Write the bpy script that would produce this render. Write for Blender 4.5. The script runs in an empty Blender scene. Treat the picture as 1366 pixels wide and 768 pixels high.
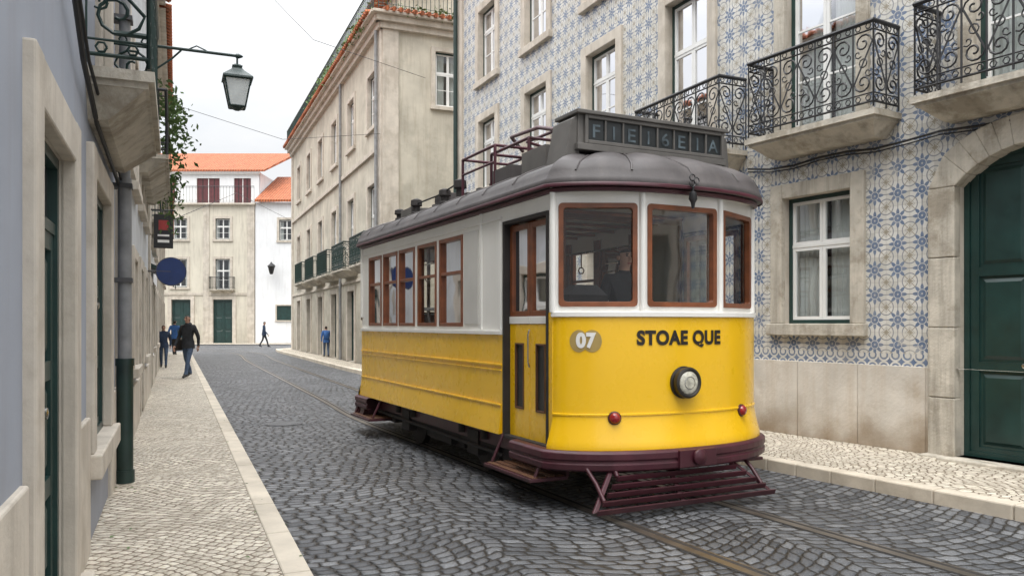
import bpy,bmesh,math,random
from math import pi,sin,cos,radians,sqrt,atan2
from mathutils import Matrix,Vector
random.seed(4)
scene=bpy.context.scene
# ------------------------------------------------------------ node helpers
class G:
    def __init__(s,nt): s.nt=nt
    def node(s,t,**k):
        n=s.nt.nodes.new(t)
        for a,b in k.items(): setattr(n,a,b)
        return n
    def put(s,sock,v):
        if hasattr(v,'is_output'): s.nt.links.new(v,sock)
        elif isinstance(v,(tuple,list)) and len(v)==3 and sock.type=='RGBA': sock.default_value=(*v,1)
        else: sock.default_value=v
    def m(s,op,*a):
        n=s.node('ShaderNodeMath',operation=op)
        for i,v in enumerate(a): s.put(n.inputs[i],v)
        return n.outputs[0]
    def mix(s,f,a,b,blend='MIX'):
        n=s.node('ShaderNodeMix',data_type='RGBA',blend_type=blend)
        s.put(n.inputs[0],f); s.put(n.inputs[6],a); s.put(n.inputs[7],b)
        return n.outputs[2]
    def ramp(s,f,stops):
        n=s.node('ShaderNodeValToRGB'); e=n.color_ramp.elements
        while len(e)<len(stops): e.new(.5)
        for i,(p,c) in enumerate(stops):
            e[i].position=p
            e[i].color=(c,c,c,1) if isinstance(c,(int,float)) else (*c,1)
        s.put(n.inputs[0],f); return n.outputs[0]
    def coord(s,scale=(1,1,1),rot=(0,0,0)):
        t=s.node('ShaderNodeTexCoord'); mp=s.node('ShaderNodeMapping')
        s.nt.links.new(t.outputs['Object'],mp.inputs[0])
        mp.inputs['Scale'].default_value=scale; mp.inputs['Rotation'].default_value=rot
        return mp.outputs[0]
    def noise(s,scale,detail=4,vec=None,rough=.55):
        n=s.node('ShaderNodeTexNoise'); n.inputs['Scale'].default_value=scale
        n.inputs['Detail'].default_value=detail; n.inputs['Roughness'].default_value=rough
        s.put(n.inputs['Vector'],vec if vec is not None else s.coord()); return n.outputs[0]
    def bump(s,h,strength,dist,bsdf):
        n=s.node('ShaderNodeBump'); n.inputs['Strength'].default_value=strength
        n.inputs['Distance'].default_value=dist; s.put(n.inputs['Height'],h)
        s.nt.links.new(n.outputs[0],bsdf.inputs['Normal'])
MATS={}
def newmat(name):
    m=bpy.data.materials.new(name); m.use_nodes=True
    MATS[name]=m; return m,G(m.node_tree),m.node_tree.nodes['Principled BSDF']
def sc(c,k): return tuple(min(1,x*k) for x in c)
def surf(name,col,rough=.6,var=.15,scale=3,bump=.15,bscale=60,bd=.004,metal=0,streak=0,dirt=0,dirth=1.0,dcol=(.12,.10,.08),coat=0,patch=0,pcol=None):
    m,g,b=newmat(name)
    n1=g.noise(scale,6)
    c=g.ramp(n1,[(.3,sc(col,1-var)),(.7,sc(col,1+var))])
    if patch:
        n=g.noise(scale*.45,8,rough=.7)
        f=g.m('MULTIPLY',g.ramp(n,[(.5,0),(.6,1)]),patch)
        c=g.mix(f,c,pcol or sc(col,.6))
    if streak:
        n=g.noise(2.2,6,g.coord((2.5,2.5,.22)),.65)
        f=g.m('MULTIPLY',g.ramp(n,[(.48,0),(.72,1)]),streak)
        c=g.mix(f,c,sc(dcol,1.8))
    if dirt:
        t=g.node('ShaderNodeTexCoord'); sp=g.node('ShaderNodeSeparateXYZ'); g.nt.links.new(t.outputs['Object'],sp.inputs[0])
        z=g.m('ADD',sp.outputs[2],g.m('MULTIPLY',g.m('SUBTRACT',g.noise(2.5,6),.5),dirth*1.6))
        mr=g.node('ShaderNodeMapRange'); g.put(mr.inputs[0],z); mr.inputs[1].default_value=0; mr.inputs[2].default_value=dirth; mr.inputs[3].default_value=dirt; mr.inputs[4].default_value=0
        c=g.mix(mr.outputs[0],c,dcol)
    g.put(b.inputs['Base Color'],c)
    rn=g.noise(scale*4,3)
    g.put(b.inputs['Roughness'],g.m('ADD',rough-.08,g.m('MULTIPLY',rn,.16)))
    b.inputs['Metallic'].default_value=metal
    if coat: b.inputs['Coat Weight'].default_value=coat; b.inputs['Coat Roughness'].default_value=.12
    if bump: g.bump(g.noise(bscale,4),bump,bd,b)
    return m
def setts(name,rot,sx,sy,cols,joint,bd,warp=.1,wf=1.0,rough=.6,stain=.35,jw=.10,distort=.022,swing=.35,scol=None):
    m,g,b=newmat(name)
    v=g.coord((1,1,1),(0,0,rot)); sp=g.node('ShaderNodeSeparateXYZ'); g.put(sp.inputs[0],v)
    def n3(scale,det):
        n=g.node('ShaderNodeTexNoise'); n.inputs['Scale'].default_value=scale; n.inputs['Detail'].default_value=det; g.put(n.inputs['Vector'],v)
        s_=g.node('ShaderNodeSeparateColor'); g.put(s_.inputs[0],n.outputs['Color']); return s_
    fine=n3(9,2); low=n3(.8,1)
    cen=lambda a,k:g.m('MULTIPLY',g.m('SUBTRACT',a,.5),k)
    x=g.m('ADD',sp.outputs[0],cen(fine.outputs[0],distort*2)); y=g.m('ADD',sp.outputs[1],cen(fine.outputs[1],distort*2))
    x=g.m('ADD',x,cen(low.outputs[0],swing)); y=g.m('ADD',y,cen(low.outputs[1],swing))
    y=g.m('ADD',y,g.m('MULTIPLY',g.m('ABSOLUTE',g.m('SINE',g.m('MULTIPLY',sp.outputs[0],wf))),warp))
    ys=g.m('MULTIPLY',y,sy); row=g.m('FLOOR',ys)
    rn=g.node('ShaderNodeTexWhiteNoise',noise_dimensions='1D'); g.put(rn.inputs['W'],row)
    xs=g.m('ADD',g.m('MULTIPLY',x,sx),g.m('MULTIPLY',rn.outputs[0],1.7))
    fx=g.m('FRACT',xs); fz=g.m('FRACT',ys)
    cb=g.node('ShaderNodeCombineXYZ'); g.put(cb.inputs[0],g.m('FLOOR',xs)); g.put(cb.inputs[1],row)
    wn=g.node('ShaderNodeTexWhiteNoise',noise_dimensions='2D'); g.put(wn.inputs[0],cb.outputs[0])
    s2=g.node('ShaderNodeSeparateColor'); g.put(s2.inputs[0],wn.outputs['Color'])
    P4=lambda a:g.m('POWER',g.m('ABSOLUTE',g.m('SUBTRACT',g.m('MULTIPLY',a,2.0),1.0)),4.5)
    e=g.m('SUBTRACT',1.0,g.m('POWER',g.m('ADD',P4(fx),P4(fz)),1/4.5))
    e=g.m('ADD',e,g.m('MULTIPLY',g.m('SUBTRACT',s2.outputs[1],.6),.09))
    c=g.ramp(s2.outputs[0],[(0,cols[0]),(.5,cols[1]),(1,cols[2])])
    c=g.mix(g.m('MULTIPLY',g.ramp(g.noise(.6,7,rough=.65),[(.42,0),(.68,1)]),stain),c,scol or sc(cols[0],.75))
    c=g.mix(g.m('MULTIPLY',g.ramp(g.noise(.23,5,rough=.6),[(.5,0),(.62,1)]),stain*.6),c,sc(cols[2],.95))
    c=g.mix(.4,c,g.ramp(g.noise(70,3),[(.3,.05),(.75,.8)]),'OVERLAY')
    c=g.mix(g.ramp(e,[(jw*.35,1),(jw,0)]),c,joint)
    g.put(b.inputs['Base Color'],c)
    g.put(b.inputs['Roughness'],g.m('ADD',rough-.15,g.m('MULTIPLY',g.noise(2,5),.3)))
    h=g.m('ADD',g.ramp(e,[(0,0),(jw*1.3,.7),(.5,1)]),g.m('MULTIPLY',g.noise(45,3),.3))
    h=g.m('ADD',h,g.m('MULTIPLY',s2.outputs[2],.55))
    g.bump(h,1.0,bd,b)
    return m
def azulejo():
    m,g,b=newmat('azulejo_tiles'); P=.30
    v=g.coord(); sp=g.node('ShaderNodeSeparateXYZ'); g.put(sp.inputs[0],v)
    x=g.m('DIVIDE',sp.outputs[0],P); z=g.m('DIVIDE',sp.outputs[2],P)
    def cell(off,k=1.0):
        u=g.m('SUBTRACT',g.m('FRACT',g.m('ADD',g.m('MULTIPLY',x,k),off)),.5); w=g.m('SUBTRACT',g.m('FRACT',g.m('ADD',g.m('MULTIPLY',z,k),off)),.5)
        r=g.m('SQRT',g.m('ADD',g.m('MULTIPLY',u,u),g.m('MULTIPLY',w,w)))
        return u,w,r,g.m('ARCTAN2',w,u)
    u,w,r,th=cell(0.0); u2,w2,r2,th2=cell(.5); u3,w3,r3,th3=cell(.3,2.0)
    lt=lambda a,c:g.m('LESS_THAN',a,c); AND=lambda a,c:g.m('MULTIPLY',a,c); NOT=lambda a:g.m('SUBTRACT',1.0,a)
    band=lambda a,c,wd:lt(g.m('ABSOLUTE',g.m('SUBTRACT',a,c)),wd)
    c8=g.m('COSINE',g.m('MULTIPLY',th,8)); c4=g.m('COSINE',g.m('MULTIPLY',th2,4))
    R=g.m('ADD',.30,g.m('MULTIPLY',c8,.085))
    fl=AND(lt(r,R),NOT(band(r,.165,.014))); fl=AND(fl,NOT(lt(r,.035)))
    gap=AND(lt(c8,-.6),g.m('GREATER_THAN',r,.2)); fl=AND(fl,NOT(gap))
    corner=lt(r2,g.m('ADD',.085,g.m('MULTIPLY',c4,.05)))
    diag=AND(lt(g.m('ABSOLUTE',g.m('SUBTRACT',g.m('ABSOLUTE',u),g.m('ABSOLUTE',w))),.022),NOT(lt(r,.3)))
    arc=AND(band(r2,.31,.022),NOT(lt(r,.25)))
    cross=AND(lt(g.m('MINIMUM',g.m('ABSOLUTE',u),g.m('ABSOLUTE',w)),.02),NOT(lt(r,.36)))
    star=band(g.m('ADD',g.m('ABSOLUTE',u2),g.m('ABSOLUTE',w2)),.2,.014)
    wn=g.node('ShaderNodeTexWhiteNoise',noise_dimensions='2D'); cb=g.node('ShaderNodeCombineXYZ')
    g.put(cb.inputs[0],g.m('FLOOR',g.m('MULTIPLY',x,2))); g.put(cb.inputs[1],g.m('FLOOR',g.m('MULTIPLY',z,2))); g.put(wn.inputs[0],cb.outputs[0])
    white=g.ramp(wn.outputs[0],[(0,(.50,.485,.44)),(1,(.64,.625,.585))])
    blue=g.ramp(g.noise(9,4),[(.3,(.085,.13,.225)),(.75,(.18,.23,.32))])
    c=g.mix(arc,white,(.24,.25,.27)); c=g.mix(cross,c,(.26,.27,.28)); c=g.mix(diag,c,(.30,.265,.20)); c=g.mix(star,c,(.33,.315,.28))
    c=g.mix(corner,c,(.29,.255,.19)); c=g.mix(fl,c,blue)
    inb=AND(g.m('GREATER_THAN',sp.outputs[2],1.1),lt(sp.outputs[2],1.25))
    bp=g.m('MAXIMUM',band(r3,.3,.07),g.m('GREATER_THAN',r3,.52))
    c=g.mix(inb,c,g.mix(bp,white,blue))
    gx=g.m('FRACT',g.m('MULTIPLY',x,2)); gz=g.m('FRACT',g.m('MULTIPLY',z,2))
    gr=g.m('MAXIMUM',g.m('GREATER_THAN',g.m('ABSOLUTE',g.m('SUBTRACT',gx,.5)),.486),g.m('GREATER_THAN',g.m('ABSOLUTE',g.m('SUBTRACT',gz,.5)),.486))
    c=g.mix(g.m('MULTIPLY',gr,.5),c,(.25,.23,.20))
    # a few worn or replaced tiles
    worn=g.m('MULTIPLY',g.m('GREATER_THAN',wn.outputs[0],.965),.45); c=g.mix(worn,c,(.50,.47,.41))
    st=g.ramp(g.noise(1.2,8,g.coord((1.5,1.5,.5)),.7),[(.45,0),(.75,1)])
    c=g.mix(g.m('MULTIPLY',st,.42),c,(.36,.32,.26))
    g.put(b.inputs['Base Color'],c); g.put(b.inputs['Roughness'],g.m('ADD',.22,g.m('MULTIPLY',g.noise(3,4),.25)))
    g.bump(g.m('ADD',g.m('MULTIPLY',gr,-1.0),g.m('MULTIPLY',wn.outputs[0],.5)),.6,.003,b)
def glassmat(name,tint,base,rough=.03,gc=.95):
    m=bpy.data.materials.new(name); m.use_nodes=True; MATS[name]=m; nt=m.node_tree; g=G(nt)
    for n in list(nt.nodes): nt.nodes.remove(n)
    o=g.node('ShaderNodeOutputMaterial'); t=g.node('ShaderNodeBsdfTransparent'); gl=g.node('ShaderNodeBsdfGlossy'); mx=g.node('ShaderNodeMixShader'); lw=g.node('ShaderNodeFresnel')
    t.inputs[0].default_value=(*tint,1); gl.inputs[0].default_value=(gc,gc,gc*1.03,1); gl.inputs['Roughness'].default_value=rough
    lw.inputs[0].default_value=1.5
    bp=g.node('ShaderNodeBump'); bp.inputs['Strength'].default_value=.12; bp.inputs['Distance'].default_value=.02; g.put(bp.inputs['Height'],g.noise(2.5,1)); nt.links.new(bp.outputs[0],gl.inputs['Normal'])
    g.put(mx.inputs[0],g.m('MINIMUM',g.m('ADD',lw.outputs[0],base),1.0))
    nt.links.new(t.outputs[0],mx.inputs[1]); nt.links.new(gl.outputs[0],mx.inputs[2]); nt.links.new(mx.outputs[0],o.inputs[0])
def rooftile(name,col):
    m,g,b=newmat(name); v=g.coord(); sp=g.node('ShaderNodeSeparateXYZ'); g.put(sp.inputs[0],v)
    w=g.m('SINE',g.m('MULTIPLY',sp.outputs[0],2*pi/.22)); rows=g.m('FRACT',g.m('MULTIPLY',sp.outputs[1],2.8))
    c=g.ramp(g.noise(3,8,rough=.7),[(.25,sc(col,.5)),(.5,col),(.8,sc(col,1.4))])
    c=g.mix(g.ramp(w,[(0,.55),(.4,0)]),c,sc(col,.3)); c=g.mix(g.ramp(rows,[(0,.5),(.15,0)]),c,sc(col,.35))
    g.put(b.inputs['Base Color'],c); b.inputs['Roughness'].default_value=.85
    g.bump(g.m('ADD',w,rows),.8,.04,b)

setts('road_setts',-radians(22.9),7.0,9.4,[(.06,.064,.072),(.115,.12,.13),(.20,.205,.215)],(.02,.018,.016),.026,warp=.28,wf=1.5,rough=.5,stain=.5,jw=.19,distort=.028)
setts('calcada_stones',radians(20),12.5,13.0,[(.44,.39,.31),(.57,.52,.43),(.70,.655,.56)],(.17,.13,.09),.010,warp=.06,wf=2.2,rough=.65,stain=.35,jw=.17,distort=.024,swing=.6,scol=(.34,.29,.22))
azulejo()
surf('plaster_grey',(.31,.335,.39),.85,.08,1.4,.25,70,.003,streak=.16,dirt=.25,dirth=1.4)
surf('plaster_pale',(.50,.52,.54),.85,.12,1.4,.25,60,.003,streak=.3,dirt=.45,dirth=2.5)
surf('plaster_white',(.72,.73,.74),.85,.06,.8,.2,50,.003,streak=.14)
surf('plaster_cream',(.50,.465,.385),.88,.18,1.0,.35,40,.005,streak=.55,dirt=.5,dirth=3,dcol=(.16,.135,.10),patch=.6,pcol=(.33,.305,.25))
surf('plaster_far',(.58,.54,.45),.88,.1,.6,.2,40,.003,streak=.4,dirt=.3,dirth=3)
surf('plinth_stone',(.54,.50,.44),.8,.16,1.6,.6,25,.008,streak=.3,dirt=.9,dirth=.6,dcol=(.20,.14,.08),patch=.55,pcol=(.35,.29,.22))
surf('limestone',(.48,.44,.37),.8,.2,3.5,.7,30,.010,streak=.6,patch=.65,pcol=(.24,.20,.145),dcol=(.07,.06,.045))
surf('limestone_pale',(.53,.48,.41),.8,.14,3,.5,30,.005,streak=.38,patch=.45,pcol=(.35,.30,.235))
surf('kerb_stone',(.55,.49,.40),.75,.18,2.2,.5,30,.004,patch=.5,pcol=(.36,.31,.24))
surf('green_paint',(.010,.036,.032),.4,.25,4,.15,60,.002,coat=.2)
surf('iron_green',(.012,.032,.028),.45,.3,5,.2,60,.002)
surf('iron_black',(.018,.018,.02),.5,.2,5,.1,60,.002)
surf('white_paint',(.74,.74,.72),.45,.05,4,.1,40,.002)
surf('curtain',(.62,.62,.60),.9,.12,2.5,0)
surf('room_dark',(.035,.035,.037),.9,.2,2,0)
surf('pipe_grey',(.22,.225,.23),.55,.25,5,.2,40,.003,streak=.3)
surf('tin_dark',(.08,.08,.085),.6,.2,5,.2,40,.003)
surf('cable',(.015,.015,.016),.6,.1,5,0)
surf('tram_yellow',(.93,.545,.006),.28,.03,1.2,.05,8,.004,coat=.45,dirt=.08,dirth=.75,dcol=(.35,.18,.02))
surf('tram_white',(.86,.85,.81),.36,.035,2,.08,10,.003,coat=.2,streak=.09,dcol=(.25,.22,.16))
surf('tram_grey_panel',(.60,.59,.56),.45,.06,3,.05,10,.003)
surf('tram_maroon',(.065,.013,.022),.42,.3,4,.15,30,.003,dirt=.4,dirth=.5,dcol=(.06,.045,.04))
surf('tram_roof',(.072,.064,.064),.58,.28,3,.35,30,.004,streak=.3,dcol=(.09,.08,.075))
surf('tram_wood',(.20,.062,.022),.42,.3,6,.15,50,.002,coat=.2)
surf('tram_wood_dark',(.13,.06,.03),.5,.25,6,.15,50,.002)
surf('tram_ceiling',(.66,.63,.56),.6,.05,3,0)
surf('tram_under',(.03,.026,.025),.75,.3,5,.3,30,.004)
surf('sign_dark',(.022,.026,.028),.35,.3,5,0)
surf('sign_letters',(.075,.10,.115),.5,.7,9,0)
surf('sign_box_grey',(.115,.108,.10),.6,.22,4,.2,30,.003)
surf('lettering_black',(.015,.012,.01),.4,.1,5,0)
surf('number_disc',(.40,.28,.09),.45,.12,5,0)
surf('number_white',(.78,.77,.74),.5,.05,5,0)
surf('steel_rail',(.20,.175,.15),.34,.3,3,.2,30,.002,metal=.75)
surf('rail_groove',(.025,.022,.02),.7,.2,3,0)
surf('chrome',(.45,.44,.40),.25,.1,3,0,metal=.9)
surf('lamp_lens',(.55,.53,.44),.1,.5,16,.9,34,.008,coat=.8)
surf('lamp_rim',(.05,.045,.04),.35,.2,6,.1,40,.002,metal=.5)
surf('red_lens',(.30,.008,.008),.18,.1,5,.2,60,.002,coat=.7)
surf('milky_glass',(.62,.66,.66),.3,.1,5,0)
surf('sign_blue',(.012,.035,.14),.4,.15,5,0)
surf('sign_red',(.28,.03,.03),.5,.15,5,0)
surf('shutter_maroon',(.11,.03,.035),.6,.2,4,.1)
surf('skin',(.40,.23,.16),.6,.08,8,0)
surf('hair',(.02,.014,.01),.7,.2,30,.3,200,.002)
surf('shoe',(.02,.018,.018),.6,.2,10,0)
surf('jacket_black',(.018,.019,.022),.85,.3,12,.3,25,.01)
surf('jacket_navy',(.02,.035,.07),.85,.3,12,.3,25,.01)
surf('jacket_blue',(.03,.10,.28),.8,.25,12,.3,25,.01)
surf('jeans',(.055,.085,.14),.85,.25,14,.3,30,.01)
surf('trousers_dark',(.025,.027,.035),.85,.25,14,.3,30,.01)
surf('leaf',(.075,.135,.03),.6,.45,6,0)
surf('soil',(.06,.045,.03),.9,.3,6,0)
glassmat('window_glass',(.80,.84,.84),.06,gc=.8)
glassmat('tram_glass',(.95,.96,.955),.0,gc=.8)
rooftile('roof_tiles',(.44,.135,.055))
# ------------------------------------------------------------ mesh builder
class MB:
    def __init__(s): s.v=[];s.f=[];s.mi=[];s.sm=[];s.mats=[];s.M=Matrix()
    def mid(s,m):
        if m not in s.mats: s.mats.append(m)
        return s.mats.index(m)
    def add(s,vs,fs,m,smooth=False):
        o=len(s.v); k=s.mid(m)
        s.v+= [s.M@Vector(p) for p in vs]
        for f in fs: s.f.append([o+i for i in f]); s.mi.append(k); s.sm.append(smooth)
    def box(s,x0,x1,y0,y1,z0,z1,m):
        s.add([(x0,y0,z0),(x1,y0,z0),(x1,y1,z0),(x0,y1,z0),(x0,y0,z1),(x1,y0,z1),(x1,y1,z1),(x0,y1,z1)],
              [(0,3,2,1),(4,5,6,7),(0,1,5,4),(1,2,6,5),(2,3,7,6),(3,0,4,7)],m)
    def poly(s,pts,m,smooth=False): s.add(pts,[list(range(len(pts)))],m,smooth)
    def hexa(s,b,t,m):
        s.add(list(b)+list(t),[(0,3,2,1),(4,5,6,7),(0,1,5,4),(1,2,6,5),(2,3,7,6),(3,0,4,7)],m)
    def tube(s,pts,r,m,n=6,caps=True):
        pts=[Vector(p) for p in pts]; rs=r if isinstance(r,(list,tuple)) else [r]*len(pts)
        vs=[];N=len(pts); up=None
        for i,p in enumerate(pts):
            d=(pts[min(i+1,N-1)]-pts[max(i-1,0)])
            if d.length<1e-9: d=Vector((0,0,1))
            d.normalize()
            if up is None: up=Vector((0,0,1)) if abs(d.z)<.9 else Vector((1,0,0))
            a=d.cross(up)
            if a.length<1e-4: a=d.cross(Vector((1,.3,0)))
            a.normalize(); b=a.cross(d).normalized(); up=b
            for k in range(n):
                t=2*pi*k/n; vs.append(p+(a*cos(t)+b*sin(t))*rs[i])
        fs=[(i*n+k,i*n+(k+1)%n,(i+1)*n+(k+1)%n,(i+1)*n+k) for i in range(N-1) for k in range(n)]
        if caps: fs+= [tuple(range(n)),tuple((N-1)*n+k for k in range(n))]
        s.add(vs,fs,m,True)
    def lathe(s,c,axis,prof,m,n=20):
        axis=Vector(axis).normalized(); a=axis.orthogonal().normalized(); b=axis.cross(a); c=Vector(c); vs=[]
        for (h,r) in prof:
            for k in range(n):
                t=2*pi*k/n; vs.append(c+axis*h+(a*cos(t)+b*sin(t))*max(r,1e-4))
        N=len(prof); fs=[(i*n+k,i*n+(k+1)%n,(i+1)*n+(k+1)%n,(i+1)*n+k) for i in range(N-1) for k in range(n)]
        fs+=[tuple(range(n)),tuple((N-1)*n+k for k in range(n))]
        s.add(vs,fs,m,True)
    def loft(s,rings,m,closed=True,cap0=False,cap1=False,smooth=True):
        n=len(rings[0]); vs=[p for r in rings for p in r]; fs=[]
        for i in range(len(rings)-1):
            for k in range(n if closed else n-1):
                fs.append((i*n+k,i*n+(k+1)%n,(i+1)*n+(k+1)%n,(i+1)*n+k))
        if cap0: fs.append(tuple(range(n)))
        if cap1: fs.append(tuple((len(rings)-1)*n+k for k in range(n)))
        s.add(vs,fs,m,smooth)
    def finish(s,name,parent=None,M=None,bevel=0):
        me=bpy.data.meshes.new(name); me.from_pydata([tuple(v) for v in s.v],[],s.f)
        for m in s.mats: me.materials.append(MATS[m])
        me.polygons.foreach_set('material_index',s.mi); me.polygons.foreach_set('use_smooth',s.sm)
        bm=bmesh.new(); bm.from_mesh(me); bmesh.ops.recalc_face_normals(bm,faces=bm.faces)
        for e_ in bm.edges:
            if len(e_.link_faces)==2 and e_.calc_face_angle(0)>radians(48): e_.smooth=False
        bm.to_mesh(me); bm.free()
        o=bpy.data.objects.new(name,me); scene.collection.objects.link(o)
        M=M or Matrix()
        if parent: o.parent=parent; o.matrix_basis=parent.matrix_basis.inverted()@M
        else: o.matrix_basis=M
        if bevel:
            b=o.modifiers.new('b','BEVEL'); b.width=bevel; b.segments=2; b.limit_method='ANGLE'; b.angle_limit=radians(50)
        return o
def empty(name,loc=(0,0,0),M=None):
    e=bpy.data.objects.new(name,None); scene.collection.objects.link(e); e.empty_display_size=.3
    e.matrix_basis=M if M is not None else Matrix.Translation(loc); return e
def frame(a,b,z=0):
    d=Vector((b[0]-a[0],b[1]-a[1],0)).normalized()
    return Matrix(((d.x,-d.y,0,a[0]),(d.y,d.x,0,a[1]),(0,0,1,z),(0,0,0,1)))
# ------------------------------------------------------------ facade parts
def facade(mb,x0,x1,z0,z1,ops,mat,rev=.2,revmat=None,back=False,y=0):
    xs=sorted({x0,x1,*[o[0] for o in ops],*[o[1] for o in ops]}); zs=sorted({z0,z1,*[o[2] for o in ops],*[o[3] for o in ops]})
    xs=[x for x in xs if x0<=x<=x1]; zs=[z for z in zs if z0<=z<=z1]
    for i in range(len(xs)-1):
        for j in range(len(zs)-1):
            cx=(xs[i]+xs[i+1])/2; cz=(zs[j]+zs[j+1])/2
            if any(o[0]<cx<o[1] and o[2]<cz<o[3] for o in ops): continue
            for yy in ([y,y-rev] if back else [y]):
                mb.poly([(xs[i],yy,zs[j]),(xs[i+1],yy,zs[j]),(xs[i+1],yy,zs[j+1]),(xs[i],yy,zs[j+1])],mat)
    for o in ops:
        a,b,c,d=max(o[0],x0),min(o[1],x1),max(o[2],z0),min(o[3],z1)
        if a>=b or c>=d: continue
        rm=revmat or mat; yy=y-rev
        if o[2]>z0: mb.poly([(a,y,c),(b,y,c),(b,yy,c),(a,yy,c)],rm)
        if o[3]<z1: mb.poly([(a,y,d),(b,y,d),(b,yy,d),(a,yy,d)],rm)
        if o[0]>x0: mb.poly([(a,y,c),(a,y,d),(a,yy,d),(a,yy,c)],rm)
        if o[1]<x1: mb.poly([(b,y,c),(b,y,d),(b,yy,d),(b,yy,c)],rm)
def rect(mb,x0,x1,z0,z1,w,y0,y1,m):
    mb.box(x0,x0+w,y0,y1,z0,z1,m); mb.box(x1-w,x1,y0,y1,z0,z1,m)
    mb.box(x0+w,x1-w,y0,y1,z0,z0+w,m); mb.box(x0+w,x1-w,y0,y1,z1-w,z1,m)
def surround(mb,x0,x1,z0,z1,w,pr,m,door=False,ztop=None):
    wt=ztop or w
    mb.box(x0-w,x0+.006,-.03,pr,z0+(0 if door else .006),z1+wt,m); mb.box(x1-.006,x1+w,-.03,pr,z0+(0 if door else .006),z1+wt,m)
    mb.box(x0+.006,x1-.006,-.03,pr-.003,z1-.006,z1+wt-.002,m)
    if not door: mb.box(x0-w-.03,x1+w+.03,-.03,pr+.05,z0-w*.8,z0+.006,m)
def window(mb,x0,x1,z0,z1,rev=.2,fr='green_paint',sash='white_paint',cur=.8,transom=.62,rows=1,sh=True):
    y=-rev*.55
    rect(mb,x0+.002,x1-.002,z0+.002,z1-.002,.055,y-.06,y,fr)
    a,b,c,d=x0+.057,x1-.057,z0+.057,z1-.057; mid=(a+b)/2; tz=c+(d-c)*transom
    yy=y-.012
    for (p,q) in ((a,mid-.002),(mid+.002,b)):
        rect(mb,p,q,c,tz-.012,.045,yy-.04,yy,sash); rect(mb,p,q,tz+.025,d,.04,yy-.04,yy,sash)
        for k in range(1,rows):
            zz=c+(tz-c)*k/rows; mb.box(p+.045,q-.045,yy-.032,yy-.006,zz-.012,zz+.012,sash)
    mb.box(a,b,yy-.035,yy+.008,tz-.012,tz+.025,sash)
    mb.poly([(a,yy-.02,c),(b,yy-.02,c),(b,yy-.02,d),(a,yy-.02,d)],'window_glass')
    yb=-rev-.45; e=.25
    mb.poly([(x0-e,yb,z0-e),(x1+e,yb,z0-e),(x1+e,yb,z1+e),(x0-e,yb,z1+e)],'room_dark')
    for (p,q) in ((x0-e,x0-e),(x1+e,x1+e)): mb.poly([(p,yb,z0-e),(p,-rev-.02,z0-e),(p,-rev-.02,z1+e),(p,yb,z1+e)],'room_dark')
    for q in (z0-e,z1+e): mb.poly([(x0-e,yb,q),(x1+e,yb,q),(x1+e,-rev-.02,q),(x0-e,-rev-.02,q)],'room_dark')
    if cur:
        yc=-rev-.06; n=36; w=(x1-x0)
        for (p,q) in ((x0-.05,x0+w*cur*.5),(x1-w*cur*.5,x1+.05)):
            pts=[(p+(q-p)*i/n,yc+.018*sin(i*1.35+p*3)+.008*sin(i*.5)) for i in range(n+1)]
            mb.loft([[(a_,b_,z0+.0) for a_,b_ in pts],[(a_,b_,z1+.02) for a_,b_ in pts]],'curtain',closed=False)
def pdoor(mb,x0,x1,z0,z1,y=-.16,m='green_paint',leaves=2,tr=0):
    rect(mb,x0+.003,x1-.003,z0,z1-.003,.06,y-.05,y+.02,m)
    a,b,c,d=x0+.063,x1-.063,z0+.02,z1-.063
    if tr:
        mb.box(a,b,y-.05,y+.01,d-tr-.06,d-tr,m); mb.poly([(a,y-.03,d-tr),(b,y-.03,d-tr),(b,y-.03,d),(a,y-.03,d)],'sign_dark'); d=d-tr-.06
    w=(b-a)/leaves
    for i in range(leaves):
        p,q=a+w*i+.004,a+w*(i+1)-.004
        mb.box(p,q,y-.05,y-.025,c,d,m)
        h=d-c
        cuts=[c+.02,c+h*.30,c+h*.62,d-.02]
        rect(mb,p,q,c,d,.09,y-.026,y,m)
        for k in (1,2): mb.box(p+.09,q-.09,y-.026,y-.001,cuts[k]-.05,cuts[k]+.05,m)
        zz=[c+.09]+[cuts[1]-.05,cuts[1]+.05,cuts[2]-.05,cuts[2]+.05]+[d-.09]
        for k in range(3):
            z_0,z_1=zz[2*k],zz[2*k+1]
            if q-p>.35:
                mb.hexa([(p+.12,y-.026,z_0+.03),(q-.12,y-.026,z_0+.03),(q-.12,y-.026,z_1-.03),(p+.12,y-.026,z_1-.03)],
                        [(p+.16,y-.008,z_0+.07),(q-.16,y-.008,z_0+.07),(q-.16,y-.008,z_1-.07),(p+.16,y-.008,z_1-.07)],m)
    mb.lathe(((a+b)/2+.1,y,c+1.0),(0,1,0),[(0,.012),(.03,.012),(.035,.028),(.055,.028),(.06,.01)],'chrome',10)
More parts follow.
